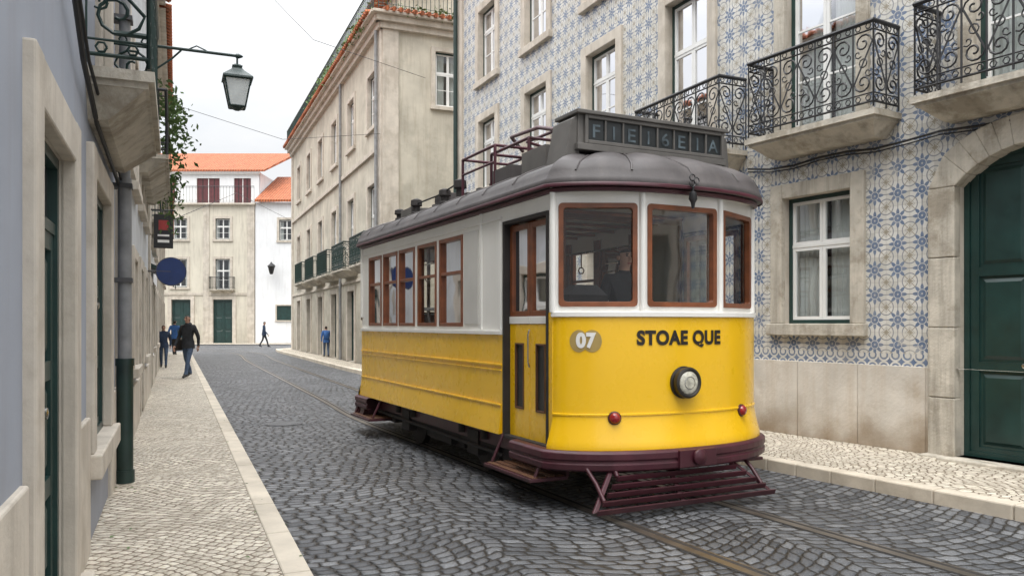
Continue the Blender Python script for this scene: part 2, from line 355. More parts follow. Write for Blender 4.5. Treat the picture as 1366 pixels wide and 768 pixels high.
def rail_run(mb,p0,p1,z0,z1,m,orn=True,st=.27,ends=True):
    p0=Vector((*p0,0));p1=Vector((*p1,0)); L=(p1-p0).length; d=(p1-p0)/L; n=max(1,round(L/st)); w=L/n
    P=lambda t,z:(p0.x+d.x*t,p0.y+d.y*t,z)
    mb.tube([P(-.01,z1),P(L+.01,z1)],.026,m,6); mb.tube([P(0,z1-.10),P(L,z1-.10)],.011,m,4); mb.tube([P(0,z0+.06),P(L,z0+.06)],.014,m,4); mb.tube([P(0,z0+.16),P(L,z0+.16)],.009,m,4)
    for i in range(n+1):
        mb.tube([P(i*w,z0),P(i*w,z1)],.013,m,4)
    for i in range(n):
        c=(i+.5)*w; sg=1 if i%2 else -1
        if orn:
            lo,hi=z0+.16,z1-.10; h=hi-lo; R=min(w*.44,h*.24)
            pts=[]
            for k in range(15):
                a=k/14*2.6*pi; r=R*(1-.82*(1-k/14)); 
                pts.append((c+sg*(-r*cos(a-2.6*pi+pi)),hi-R-.02+ r*sin(a-2.6*pi+pi)))
            pts2=[(2*c-x,2*(lo+h/2)-z) for x,z in reversed(pts)]
            mb.tube([P(x,z) for x,z in pts+pts2],.012,m,4)
            for q_ in (-1,1):
                cc_=(c+sg*q_*w*.25,lo+h*(.5-.16*q_)); 
                mb.tube([P(cc_[0]+(.012+.006*a)*cos(a*.8)*sg,cc_[1]+(.012+.006*a)*sin(a*.8)) for a in range(8)],.009,m,4)
            for zz in (lo+h/2,):
                q=[(c+sg*(.0+.05*cos(a*pi/4)),zz+.05*sin(a*pi/4)) for a in range(9)]
                mb.tube([P(x,z) for x,z in q],.009,m,4)
            for zz,rr in ((z1-.05,.034),(z0+.11,.034)):
                for dx in (-w*.25,w*.25):
                    q=[(c+dx+rr*cos(a*pi/3),zz+rr*sin(a*pi/3)) for a in range(7)]
                    mb.tube([P(x,z) for x,z in q],.008,m,4)
        else:
            mb.tube([P(c,z0+.06),P(c,z1)],.010,m,4)
def balcony(mb,x0,x1,z,pr,m='iron_green',h=1.02,stone='limestone',orn=True,th=.15,gap=.03):
    mb.box(x0,x1,-.05,pr,z-.07,z,stone)
    mb.box(x0+.04,x1-.04,-.05,pr-.04,z-.11,z-.07,stone)
    b=[(x0+.2,-.05,z-.11-th),(x1-.2,-.05,z-.11-th),(x1-.2,pr-.3 if pr>.4 else pr*.4,z-.11-th),(x0+.2,pr-.3 if pr>.4 else pr*.4,z-.11-th)]
    t=[(x0+.06,-.05,z-.11),(x1-.06,-.05,z-.11),(x1-.06,pr-.06,z-.11),(x0+.06,pr-.06,z-.11)]
    mb.hexa(b,t,stone)
    e=.04
    rail_run(mb,(x0+e,pr-e),(x1-e,pr-e),z+gap,z+h,m,orn)
    rail_run(mb,(x0+e,0),(x0+e,pr-e),z+gap,z+h,m,orn); rail_run(mb,(x1-e,0),(x1-e,pr-e),z+gap,z+h,m,orn)
def body(mb,x0,x1,H,m,depth=8):
    mb.box(x0+.01,x1-.01,-depth,-1.1,0,H,m)
    mb.box(x0+.002,x0+.2,-1.1,-.004,0,H,m); mb.box(x1-.2,x1-.002,-1.1,-.004,0,H,m)
    mb.box(x0+.2,x1-.2,-1.1,-.004,H-.2,H,m)
def eaves(mb,x0,x1,z,pr,stone='limestone_pale',tile='roof_tiles',depth=4,rise=1.6):
    mb.box(x0,x1,-.02,.12,z-.35,z-.22,stone); mb.box(x0,x1,-.02,.22,z-.22,z-.08,stone)
    mb.box(x0,x1,-.3,pr,z-.08,z-.02,stone)
    mb.hexa([(x0,-depth,z-.01+rise),(x1,-depth,z-.01+rise),(x1,pr+.08,z-.015),(x0,pr+.08,z-.015)],[(x0,-depth,z+.08+rise),(x1,-depth,z+.08+rise),(x1,pr+.08,z+.06),(x0,pr+.08,z+.06)],tile)
    n=int((x1-x0)/.22)
    for i in range(n):
        xx=x0+.11+i*.22
        mb.tube([(xx,pr+.12,z+.05),(xx,pr-.5,z+.13)],.075,tile,6)
# ------------------------------------------------------------ street frame
D1=Vector((-.389,.921,0)); N1=Vector((.921,.389,0))
def sn(s,n): p=D1*s+N1*n; return (p.x,p.y)
NW=-.55
ML=frame(sn(0,NW),sn(-1,NW))
S=lambda a,b:(-b,-a)
# ---- left grey house
e=empty('grey_plaster_house',(*sn(4,NW),0))
mb=MB(); H=8.6; x0,x1=S(-5,8.75)
door=(*S(3.80,5.0),.16,2.5); win=(*S(6.2,7.65),.72,2.62); up=[(*S(6.8,7.8),3.4,5.6),(*S(2.5,3.5),3.4,5.6),(*S(-2,-1),3.4,5.6),(*S(6.8,7.8),6.4,7.9),(*S(2.5,3.5),6.4,7.9)]
dn=(*S(-1.5,-.5),.16,2.45)
facade(mb,x0,x1,0,H,[door,win,dn]+up,'plaster_grey',.09,'limestone_pale'); body(mb,x0,x1,H,'plaster_pale')
mb.finish('walls',e,ML)
mb=MB()
for a,b in [(S(-5,-1.8)),(S(-.2,3.56)),(S(5.24,5.98)),(S(7.87,8.75))]: mb.box(a,b,-.02,.03,0,.98,'limestone_pale')
for d in (door,dn):
    surround(mb,*d,.20,.05,'limestone_pale',door=True,ztop=.22); mb.box(d[0]-.24,d[1]+.24,-.2,.12,0,.16,'limestone_pale')
surround(mb,*win,.2,.05,'limestone_pale')
for u in up: surround(mb,*u,.16,.04,'limestone_pale')
mb.finish('stone_trim',e,ML,bevel=.012)
mb=MB(); pdoor(mb,*door,y=-.06,m='green_paint',leaves=2,tr=.3); pdoor(mb,*dn,y=-.06,leaves=1); mb.finish('doors',e,ML)
mb=MB(); pdoor(mb,*win,y=-.045,leaves=2)
for u in up: window(mb,*u,rev=.1,cur=.6)
mb.finish('windows',e,ML)
mb=MB(); balcony(mb,*S(5.9,8.35),3.30,.42,'iron_green',th=.2); mb.finish('balcony',e,ML)
mb=MB(); eaves(mb,x0,x1,H,.4); mb.finish('roof',e,ML)
mb=MB()
mb.tube([(-3.3,.04,4.2),(-4.3,.05,3.62),(-5.3,.05,3.15),(-6.2,.05,2.98),(-8.3,.05,2.93),(-8.7,.05,2.9)],.016,'cable',6)
mb.tube([(-3.3,.06,4.25),(-4.5,.07,3.5),(-5.4,.07,3.18),(-8.7,.07,2.96)],.011,'cable',6)
mb.finish('facade_cable',e,ML)
# ---- downpipe
mb=MB()
mb.tube([(-8.5,.10,1.22),(-8.5,.10,3.0)],.062,'pipe_grey',12); mb.tube([(-8.5,.10,3.0),(-8.5,.10,8.3)],.05,'pipe_grey',12)
mb.tube([(-8.5,.10,.08),(-8.5,.10,1.22)],.075,'iron_green',14); mb.tube([(-8.5,.10,1.2),(-8.5,.10,1.27)],.084,'iron_green',14); mb.tube([(-8.5,.10,.08),(-8.5,.10,.2)],.088,'iron_green',14)
for z in (2.0,2.9,4.5,6.5): mb.box(-8.59,-8.41,-.01,.17,z,z+.04,'tin_dark')
mb.finish('drainpipe',None,ML)
# ---- next houses on the left
def rowhouse(name,s0,s1,H,mat,cols,base=.9,fh=3.0,gf='door',ev=.35):
    e=empty(name,(*sn(s0,NW),0)); x0,x1=S(s0,s1)
    ops=[];dd=[];ww=[]
    for i,c in enumerate(cols):
        a,b=S(c-.55,c+.55)
        if i%2==0: o=(a,b,.14,2.5); dd.append(o)
        else: o=(a,b,1.0,2.5); ww.append(o)
        ops.append(o)
        z=3.5
        while z+1.9<H-.5:
            o=(a,b,z,z+1.85); ops.append(o); ww.append(o); z+=fh
    mb=MB(); facade(mb,x0,x1,0,H,ops,mat,.09,'limestone_pale'); body(mb,x0,x1,H,mat); mb.finish('walls',e,ML)
    mb=MB()
    for o in dd: surround(mb,*o,.17,.05,'limestone_pale',door=True)
    for o in ww: surround(mb,*o,.15,.05,'limestone_pale')
    xs=sorted([o[0]-.2 for o in dd]+[o[1]+.2 for o in dd]+[x0,x1])
    for i in range(0,len(xs),2): mb.box(xs[i],xs[i+1],-.02,.035,0,base-.14,'limestone_pale')
    mb.box(x1-.3,x1,-.02,.05,0,H-.4,'limestone_pale')
    mb.finish('stone_trim',e,ML,bevel=.01)
    mb=MB()
    for o in dd: pdoor(mb,*o,y=-.05)
    mb.finish('doors',e,ML)
    mb=MB()
    for i,o in enumerate(ww): window(mb,*o,rev=.09,cur=[.7,1,.5][i%3])
    mb.finish('windows',e,ML); mb=MB(); eaves(mb,x0,x1,H,ev); mb.finish('roof',e,ML)
    return e
e=rowhouse('pale_plaster_house',8.8,18.9,8.6,'plaster_pale',[10.2,12.4,14.6,16.8])
mb=MB(); balcony(mb,*S(13.6,17.8),4.25,.45,'iron_black',orn=False,th=.15); mb.finish('balcony',e,ML)
e=rowhouse('pale_plaster_house',18.95,28,8.5,'plaster_white',[20.4,22.6,24.8,26.8])
mb=MB(); balcony(mb,*S(20,23.5),4.0,.5,'iron_green',orn=False,th=.2); mb.finish('balcony',e,ML)
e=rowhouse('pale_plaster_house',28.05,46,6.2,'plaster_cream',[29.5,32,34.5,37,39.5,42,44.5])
def leaves(mb,c,rad,n,size,m='leaf'):
    for i in range(n):
        p=Vector(c)+Vector((random.gauss(0,1)*rad[0],random.gauss(0,1)*rad[1],random.gauss(0,1)*rad[2]))*.5
        a=Vector((random.uniform(-1,1),random.uniform(-1,1),random.uniform(-1,1))).normalized(); b=a.orthogonal().normalized(); s_=size*random.uniform(.5,1.3)
        mb.poly([p-a*s_,p+b*s_*.45,p+a*s_,p-b*s_*.45],m)
mb=MB()
leaves(mb,(-17.2,.45,4.7),(.5,.26,.9),220,.07); leaves(mb,(-15.6,.45,5.5),(.8,.24,.35),200,.07); leaves(mb,(-17.7,.55,5.5),(.5,.3,.6),220,.07); leaves(mb,(-17.9,.5,4.1),(.3,.2,.6),90,.06)
mb.tube([(-17.2,.42,4.3),(-17.3,.45,5.0),(-16.4,.42,5.5),(-15.5,.42,5.7)],.012,'soil',5)
mb.box(-17.6,-16.8,.1,.34,4.26,4.48,'soil')
mb.finish('balcony_plant',None,ML)
# ---- street lamp
mb=MB(); s=-12.0; z=5.42
mb.box(s-.06,s+.06,-.01,.03,z-.5,z+.15,'iron_green')
mb.tube([(s,.02,z),(s,1.36,z)],.022,'iron_green',8); mb.tube([(s,.02,z-.42),(s,.25,z-.36),(s,.5,z-.15),(s,.62,z-.02)],.014,'iron_green',6)
mb.tube([(s,1.36,z-.02),(s,1.36,z-.12)],.014,'iron_green',6); mb.lathe((s,1.36,z),(0,1,0),[(-.02,.03),(.02,.035),(.06,.02),(.08,.005)],'iron_green',10)
mb.tube([(s,.7,z+.0),(s,.82,z+.07),(s,.95,z+.02)],.010,'iron_green',6)
L=(s,1.36,z-.12)
def sq(h,r): return [(L[0]+r*cx,L[1]+r*cy,L[2]+h) for cx,cy in ((-1,-1),(1,-1),(1,1),(-1,1))]
mb.loft([sq(0,.03),sq(-.03,.07),sq(-.06,.06),sq(-.10,.09),sq(-.20,.20),sq(-.225,.205),sq(-.23,.18)],'iron_green',cap0=True,cap1=True,smooth=False)
mb.loft([sq(-.232,.165),sq(-.60,.098)],'milky_glass',cap0=True,cap1=True,smooth=False)
a=sq(-.23,.175);b=sq(-.61,.105)
for i in range(4): mb.tube([a[i],b[i]],.011,'iron_green',4); mb.tube([b[i],b[(i+1)%4]],.014,'iron_green',4); mb.tube([a[i],a[(i+1)%4]],.013,'iron_green',4)
mb.loft([sq(-.61,.10),sq(-.635,.06),sq(-.66,.02)],'iron_green',cap0=True,cap1=True,smooth=False)
mb.finish('street_lamp',None,ML)
# ---- round blue sign + hanging shop sign + awning
mb=MB(); s=-17.2
mb.tube([(s,.0,2.64),(s,.46,2.64)],.02,'tin_dark',8)
mb.lathe((s,.47,2.64),(1,0,0),[(-.012,.285),(.012,.285)],'tin_dark',36); mb.lathe((s,.47,2.64),(1,0,0),[(-.017,.27),(.017,.27)],'sign_blue',36)
mb.finish('round_traffic_sign',None,ML)
mb=MB(); s=-19.5
mb.tube([(s,0,4.15),(s,.55,4.15)],.018,'iron_black',6); mb.box(s-.04,s+.04,.12,.48,3.3,4.05,'shutter_maroon'); rect(mb,s-.045,s+.045,3.3,4.05,.02,.1,.5,'iron_black')
mb.box(s-.047,s+.047,.18,.42,3.42,3.48,'white_paint'); mb.box(s-.047,s+.047,.18,.42,3.56,3.60,'white_paint'); mb.box(s-.047,s+.047,.2,.40,3.70,3.92,'sign_red')
mb.finish('hanging_shop_sign',None,ML)
mb=MB(); mb.hexa([(-23.5,0,2.95),(-20.8,0,2.95),(-20.8,.55,2.72),(-23.5,.55,2.72)],[(-23.5,0,3.05),(-20.8,0,3.05),(-20.8,.55,2.80),(-23.5,.55,2.80)],'green_paint'); mb.box(-23.5,-20.8,.53,.56,2.55,2.72,'green_paint')
mb.finish('shop_awning',None,ML)
# ------------------------------------------------------------ tiled house
BX=(3.40,11.35); t2=(-.518,.855); t1=(-.4144,.9101)
M2=frame(BX,(BX[0]+t2[0],BX[1]+t2[1])); M1=frame(BX,(BX[0]+t1[0],BX[1]+t1[1]))
e=empty('tiled_townhouse',(*BX,0)); H=12.6
K=lambda a,b:(-b,-a)
w1=(*K(.58,1.64),1.60,3.30); dr=(*K(2.96,4.46),.14,3.47); wA=(*K(.62,1.72),4.12,6.85); wB=(*K(3.15,4.3),4.12,6.85); wC=(*K(.62,1.72),7.8,9.6); wD=(*K(3.15,4.3),7.8,9.6)
w5=(*K(5.9,7.0),1.6,3.3); w6=(*K(5.9,7.0),4.12,6.85); d7=(*K(8.6,9.9),.14,3.2)
ops2=[w1,dr,wA,wB,wC,wD,w5,w6,d7]
mb=MB(); facade(mb,-12,0,1.105,H,ops2,'azulejo_tiles',.2,'limestone_pale'); mb.finish('tiled_wall_front',e,M2)
mb=MB(); facade(mb,-12,.0,0,1.105,[dr,d7],'plinth_stone',.24,'limestone',y=.04); mb.poly([(-12,.04,1.105),(0,.04,1.105),(0,0,1.105),(-12,0,1.105)],'plinth_stone')
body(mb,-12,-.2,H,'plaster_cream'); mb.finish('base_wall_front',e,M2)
mb=MB()
jx=[0,-.85,-1.75,-2.62]+[-5.0,-6.1,-7.3,-8.35]+[-10.2,-11.2,-12]
for a,b in zip(jx[:-1],jx[1:]):
    if b<dr[0]-.3 and a>dr[1]+.3-.1 and a-b>2: continue
    if a>-3 and b<-4.9: continue
    if a>-8.4 and b<-10: continue
    mb.box(b+.004,a-.004,.03,.052,.12,1.108,'plinth_stone')
mb.finish('plinth_slabs',e,M2,bevel=.005)
mb=MB()
for w in (w1,w5): surround(mb,*w,.19,.05,'limestone')
for w in (wA,wB,wC,wD,w6): surround(mb,*w,.17,.05,'limestone')
def portal(mb,x0,x1,zs,zt,top,w,m):
    nb=4
    for k in range(nb):
        za,zb_=zs*k/nb,zs*(k+1)/nb; dd=.075+.003*(k%2)
        mb.box(x0-w,x0+.006,-.05,dd,za+.003,zb_-.003,m); mb.box(x1-.006,x1+w,-.05,dd,za+.003,zb_-.003,m)
    n=12;cx=(x0+x1)/2; inn=[];out=[]
    for i in range(n+1):
        t=i/n; x=x0+.006+(x1-x0-.012)*t; inn.append((x,zs+(zt-zs)*sin(pi*t)**.8 if 0<t<1 else zs))
        xo=x0-w+(x1-x0+2*w)*t; out.append((xo,zs+.05+(top-zs-.05)*sin(pi*t)**.5 if 0<t<1 else zs))
    for i in range(n):
        a,b,c,d=inn[i],inn[i+1],out[i+1],out[i]
        mb.hexa([(a[0],-.2,a[1]),(b[0],-.2,b[1]),(c[0],-.01,c[1]),(d[0],-.01,d[1])],[(a[0],.075,a[1]),(b[0],.075,b[1]),(c[0],.075,c[1]),(d[0],.075,d[1])],m)
    mb.box(x0-w-.03,x1+w+.03,-.2,.2,0,.14,m); mb.box(x0-.05,x1+.05,.2,.34,0,.125+.03,m)
portal(mb,dr[0],dr[1],3.12,3.46,3.78,.30,'limestone')
surround(mb,*d7,.2,.05,'limestone',door=True)
mb.finish('stone_trim_front',e,M2,bevel=.012)
mb=MB(); pdoor(mb,dr[0],dr[1],.14,3.47,y=-.14,tr=.0); pdoor(mb,*d7); mb.finish('doors',e,M2)
mb=MB()
window(mb,*w1,cur=.95); window(mb,*w5,cur=.8)
for w in (wA,wB,w6): window(mb,*w,cur=.95,transom=.78,rows=3)
for w in (wC,wD): window(mb,*w,cur=.7)
mb.finish('windows_front',e,M2)
mb=MB(); balcony(mb,*K(.36,2.30),4.08,.52,'iron_black'); balcony(mb,*K(2.72,4.85),4.08,.52,'iron_black'); balcony(mb,*K(5.4,7.5),4.08,.52,'iron_black'); mb.finish('balconies_front',e,M2)
mb=MB(); pts=[(0,.05,3.80)]
for i in range(1,30): x=-.4*i; pts.append((x,.06,3.76-.05*sin(i*.9)**2))
mb.tube(pts,.014,'cable',5); mb.tube([(p[0],p[1],p[2]-.04) for p in pts],.009,'cable',5)
mb.finish('facade_cable',e,M2)
mb=MB(); mb.lathe((-3.0,.08,3.9),(0,1,0),[(-.08,.04),(0,.05),(.015,.055),(.02,.03)],'tin_dark',12); mb.finish('wall_plaque',e,M2)
cols=[1.47,4.1,6.9,9.7]; L1=11.75
o1=[(cols[0]-.55,cols[0]+.55,4.12,6.85)]+[(c-.55,c+.55,5.05,6.82) for c in cols[1:]]+[(c-.55,c+.55,7.85,9.65) for c in cols]
g1=[(c-.5,c+.5,1.5,3.2) for c in cols[1:3]]; gd=[(cols[0]-.6,cols[0]+.6,.1,3.0),(cols[3]-.6,cols[3]+.6,.1,3.0)]
mb=MB(); facade(mb,0,L1,1.105,H,o1+g1+gd,'azulejo_tiles',.2,'limestone_pale'); mb.finish('tiled_wall_side',e,M1)
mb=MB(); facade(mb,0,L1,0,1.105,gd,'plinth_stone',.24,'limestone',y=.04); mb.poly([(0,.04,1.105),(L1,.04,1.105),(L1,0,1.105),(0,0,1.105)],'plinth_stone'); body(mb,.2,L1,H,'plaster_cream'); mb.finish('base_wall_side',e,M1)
mb=MB()
for w in o1+g1: surround(mb,*w,.19,.05,'limestone_pale')
for w in gd: surround(mb,*w,.2,.05,'limestone_pale',door=True)
mb.box(L1-.35,L1+.02,-.02,.06,0,H-.4,'limestone_pale')
mb.finish('stone_trim_side',e,M1,bevel=.012)
mb=MB()
for i,w in enumerate(o1+g1): window(mb,*w,cur=[.9,.5,.75][i%3],transom=.7,rows=2)
mb.finish('windows_side',e,M1)
mb=MB()
for w in gd: pdoor(mb,*w)
mb.finish('doors_side',e,M1)
mb=MB(); balcony(mb,.06,2.25,4.08,.52,'iron_black'); mb.finish('balcony_side',e,M1)
mb=MB(); eaves(mb,0,L1,H,.4); mb.finish('roof_side',e,M1)
mb=MB(); eaves(mb,-12,0,H,.4); mb.finish('roof_front',e,M2)
mb=MB(); mb.tube([(L1-.1,.14,.1),(L1-.1,.14,H-.4)],.06,'iron_green',10); mb.finish('downpipe',e,M1)
# ------------------------------------------------------------ cream townhouse
c0=sn(26.35,6.4); MC=frame(c0,sn(30,6.4)); LC=22.4
cr=sn(26.35,16.4); MS=frame(cr,c0)
e=empty('cream_townhouse',(*c0,0)); H=12.0
cc=[1.5+3.6*i for i in range(6)]
oc=[(c-.62,c+.62,8.5,10.4) for c in cc]+[(c-.6,c+.6,3.75,6.5) for c in cc]
dc=[(c-.65,c+.65,.12,2.9) for c in cc]
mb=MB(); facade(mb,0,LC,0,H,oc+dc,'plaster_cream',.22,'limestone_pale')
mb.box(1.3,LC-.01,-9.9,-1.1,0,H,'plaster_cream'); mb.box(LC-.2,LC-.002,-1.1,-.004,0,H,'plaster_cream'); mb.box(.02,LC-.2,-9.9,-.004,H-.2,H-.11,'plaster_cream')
mb.finish('walls_street',e,MC)
mb=MB()
for w in oc: surround(mb,*w,.18,.05,'limestone_pale')
for w in dc: surround(mb,*w,.2,.05,'limestone_pale',door=True)
mb.box(0,.55,-.02,.07,0,H-.5,'limestone_pale'); mb.box(LC-.5,LC,-.02,.07,0,H-.5,'limestone_pale')
mb.box(.55,LC-.5,-.02,.1,7.5,7.68,'limestone_pale'); mb.box(.55,LC-.5,-.02,.06,3.2,3.3,'limestone_pale')
mb.box(-.1,LC,-.02,.16,H-.5,H-.3,'limestone_pale'); mb.box(-.2,LC,-.02,.3,H-.3,H-.1,'limestone_pale'); mb.box(-.35,LC,-.3,.45,H-.1,H,'limestone_pale')
mb.finish('stone_trim_street',e,MC,bevel=.012)
mb=MB()
for i,w in enumerate(oc): window(mb,*w,cur=[.5,.8,.6][i%3],rows=2)
mb.finish('windows_street',e,MC)
mb=MB()
for i,w in enumerate(dc): pdoor(mb,*w)
mb.finish('doors',e,MC)
mb=MB()
for i in (0,1,2,3,4): balcony(mb,cc[i]-1.25,cc[i]+1.25,3.7,.6,'iron_green',th=.15,orn=i<2)
mb.finish('balconies',e,MC)
mb=MB(); rail_run(mb,(0,.30),(LC,.30),H+.15,H+1.0,'iron_green',False,.3); leaves(mb,(LC*.35,.42,H+.25),(6,.12,.35),500,.09); leaves(mb,(2,.45,H+.1),(2,.12,.25),200,.09)
n=int(LC/.24)
for i in range(n): mb.tube([(.12+i*.24,.56,H+.02),(.12+i*.24,.1,H+.12)],.08,'roof_tiles',6)
mb.finish('roof_terrace',e,MC)
mb=MB(); mb.tube([(6.8,.12,.12),(6.8,.12,H-.5)],.06,'pipe_grey',8); mb.tube([(.25,.16,.12),(.25,.16,H-.5)],.06,'pipe_grey',8); mb.finish('downpipes',e,MC)
mb=MB()
at=[(c-.5,c+.5,H+.9,H+2.3) for c in (8,11.6,15.2,18.8)]
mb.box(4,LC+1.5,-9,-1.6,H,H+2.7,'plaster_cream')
for w in at: rect(mb,w[0],w[1],w[2],w[3],.12,-1.6,-1.55,'limestone_pale'); mb.poly([(w[0],-1.59,w[2]),(w[1],-1.59,w[2]),(w[1],-1.59,w[3]),(w[0],-1.59,w[3])],'sign_dark')
mb.hexa([(3.6,-9,H+4.2),(LC+2,-9,H+4.2),(LC+2,-1.1,H+2.7),(3.6,-1.1,H+2.7)],[(3.6,-9,H+4.35),(LC+2,-9,H+4.35),(LC+2,-1.1,H+2.85),(3.6,-1.1,H+2.85)],'roof_tiles')
for i in range(90): mb.tube([(3.8+i*.23,-1.0,H+2.84),(3.8+i*.23,-1.5,H+2.93)],.075,'roof_tiles',6)
mb.finish('attic',e,MC)
ws=[(10-2.3-.55,10-2.3+.45,9.1,11.0),(3.6,4.8,9.1,11.0)]
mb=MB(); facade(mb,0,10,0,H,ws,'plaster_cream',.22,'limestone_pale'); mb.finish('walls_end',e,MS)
mb=MB()
for w in ws: surround(mb,*w,.15,.05,'limestone_pale')
mb.box(9.45,9.998,-.02,.07,0,H-.5,'limestone_pale'); mb.box(0,10.1,-.02,.16,H-.5,H-.3,'limestone_pale'); mb.box(0,10.25,-.02,.3,H-.3,H-.1,'limestone_pale'); mb.box(0,10.4,-.3,.45,H-.097,H-.003,'limestone_pale')
mb.finish('stone_trim_end',e,MS,bevel=.012)
mb=MB()
for w in ws: window(mb,*w,cur=.8,rows=2)
mb.finish('windows_end',e,MS)
mb=MB(); rail_run(mb,(0,.30),(10.2,.30),H+.1,H+1.0,'iron_green',False,.3); leaves(mb,(8,.4,H+.15),(2,.12,.25),160,.08)
for i in range(42): mb.tube([(.12+i*.24,.56,H+.02),(.12+i*.24,.1,H+.12)],.08,'roof_tiles',6)
mb.finish('roof_terrace_end',e,MS)
# ------------------------------------------------------------ end-of-street houses
ME=frame((-15,65),(-16,65))
e=empty('terrace_house',(-25,65,0)); H=11.3
we=[(8.0,9.2,8.5,10.2),(11.5,12.7,8.5,10.2),(15,16.2,8.5,10.2),(8.0,9.2,4.4,6.9),(11.5,12.7,4.6,6.9),(15,16.2,4.6,6.9)]; de=[(7.8,9.4,.05,3.6),(11.2,12.8,.05,3.6),(15,16.4,.05,3.6)]
mb=MB(); facade(mb,6,24,0,H,we+de,'plaster_far',.25,'limestone_pale'); body(mb,6,24,H,'plaster_far'); 
up=[(6.7,8.1,H+.3,H+2.4),(9.3,11.2,H+.3,H+2.4),(13,14.5,H+.3,H+2.4)]
facade(mb,6,24,H,H+2.9,up,'plaster_white',.2,'limestone_pale',y=-1.2)
mb.finish('walls',e,ME)
mb=MB()
for w in we: surround(mb,*w,.2,.06,'limestone_pale')
for w in de: surround(mb,*w,.28,.08,'limestone_pale',door=True)
mb.box(6,6.6,-.02,.08,0,H,'limestone_pale'); mb.box(9.7,10.2,-.02,.06,0,H,'limestone_pale'); mb.box(6.6,9.7,-.02,.07,3.95,4.15,'limestone_pale'); mb.box(10.2,24,-.02,.07,3.95,4.15,'limestone_pale'); mb.box(5.9,24,-1.2,.25,H,H+.15,'limestone_pale')
mb.finish('stone_trim',e,ME)
mb=MB()
for i,w in enumerate(we): window(mb,*w,cur=.4,rows=2)
for w in up:
    mb.box(w[0],w[1],-1.36,-1.3,w[2],w[3],'shutter_maroon')
    for k in range(1,4): x=w[0]+(w[1]-w[0])*k/4; mb.box(x-.03,x+.03,-1.3,-1.28,w[2],w[3],'white_paint' if k==2 else 'tram_under')
mb.finish('windows',e,ME)
mb=MB()
for w in de: pdoor(mb,*w)
mb.finish('doors',e,ME)
mb=MB(); rail_run(mb,(6,.15),(24,.15),H+.2,H+1.5,'iron_black',False,.5); balcony(mb,7.6,9.6,4.4,.5,'iron_black',orn=False); mb.finish('railings',e,ME)
mb=MB(); z=H+2.9
mb.hexa([(4.5,-7,z+2.6),(24,-7,z+2.6),(24,-.9,z),(5.5,-.9,z)],[(4.5,-7,z+2.8),(24,-7,z+2.8),(24,-.9,z+.15),(5.5,-.9,z+.15)],'roof_tiles')
mb.box(5.9,24,-1.3,-1.0,z-.15,z,'white_paint'); mb.box(6,24,-9,-1.4,H,z,'plaster_white')
mb.finish('roof',e,ME)
e=empty('white_house',(-18,65,0)); wh=[(2.8,4.0,8.4,10.1)]; wh2=[(2.6,4.2,1.9,3.1)]
mb=MB(); facade(mb,-8,5.95,0,H+.2,wh+wh2+[(-1.5,-.2,.05,3),(-1.5,-.3,8.4,10.1)],'plaster_white',.25); body(mb,-8,5.95,H+.2,'plaster_white'); mb.finish('walls',e,ME)
mb=MB(); window(mb,*wh[0],cur=.5,rows=2); window(mb,-1.5,-.3,8.4,10.1); pdoor(mb,-1.5,-.2,.05,3); mb.box(2.6,4.2,-.1,-.05,1.9,3.1,'green_paint'); surround(mb,*wh[0],.18,.05,'limestone_pale')
surround(mb,*wh2[0],.1,.05,'limestone_pale')
mb.finish('windows_and_door',e,ME)
mb=MB(); mb.hexa([(-8,-6,H+3.2),(5.9,-6,H+3.2),(5.9,.35,H+.2),(-8,.35,H+.2)],[(-8,-6,H+3.4),(5.9,-6,H+3.4),(5.9,.35,H+.4),(-8,.35,H+.4)],'roof_tiles'); mb.finish('roof',e,ME)
mb=MB()
mb.tube([(4.4,0,6.4),(4.4,.8,6.5)],.04,'iron_black',6); mb.lathe((4.4,.8,5.6),(0,0,1),[(0,.1),(.1,.16),(.6,.28),(.65,.34),(.85,.12),(1.0,.04)],'iron_black',8)
mb.finish('wall_lantern',None,ME)
# ------------------------------------------------------------ ground
def flat(name,pts,z,m):
    mb=MB(); mb.poly([(x,y,z) for x,y in pts],m); o=mb.finish(name)
    bm=bmesh.new(); bm.from_mesh(o.data); bmesh.ops.triangulate(bm,faces=bm.faces,ngon_method='EAR_CLIP')
    for f in bm.faces:
        if f.normal.z<0: f.normal_flip()
    bm.to_mesh(o.data); bm.free(); return o
surf('ground_dust',(.22,.20,.17),.9,.2,.3,.2)
flat('ground',[(-400,-400),(400,-400),(400,400),(-400,400)],-.03,'ground_dust')
flat('road',[(-80,-12),(30,-12),(30,64),(-80,64)],0,'road_setts')
def cat(P,n=8):
    P=[Vector((*p,0)) for p in P]; out=[]
    for i in range(len(P)-1):
        p0=P[max(i-1,0)];p1=P[i];p2=P[i+1];p3=P[min(i+2,len(P)-1)]
        for k in range(n):
            t=k/n; out.append(.5*((2*p1)+(p2-p0)*t+(2*p0-5*p1+4*p2-p3)*t*t+(3*p1-p0-3*p2+p3)*t**3))
    out.append(P[-1]); return out
def ribbon(mb,line,o0,o1,z0,z1,m):
    r=[]
    for i,p in enumerate(line):
        d=(line[min(i+1,len(line)-1)]-line[max(i-1,0)]).normalized(); nn=Vector((d.y,-d.x,0))
        a=p+nn*o0;b=p+nn*o1
        r.append([(a.x,a.y,z0),(a.x,a.y,z1),(b.x,b.y,z1),(b.x,b.y,z0)])
    if z0==z1: mb.loft([[q[1],q[2]] for q in r],m,closed=False,smooth=False)
    else: mb.loft(r,m,closed=True,cap0=True,cap1=True,smooth=False)
flat('pavement',[sn(-5,NW-.1),sn(-5,.60),sn(47,.60),sn(47,NW-.1)],.08,'calcada_stones')
mb=MB(); ln=[Vector((*sn(-5+i*1.0,.60),0)) for i in range(53)]
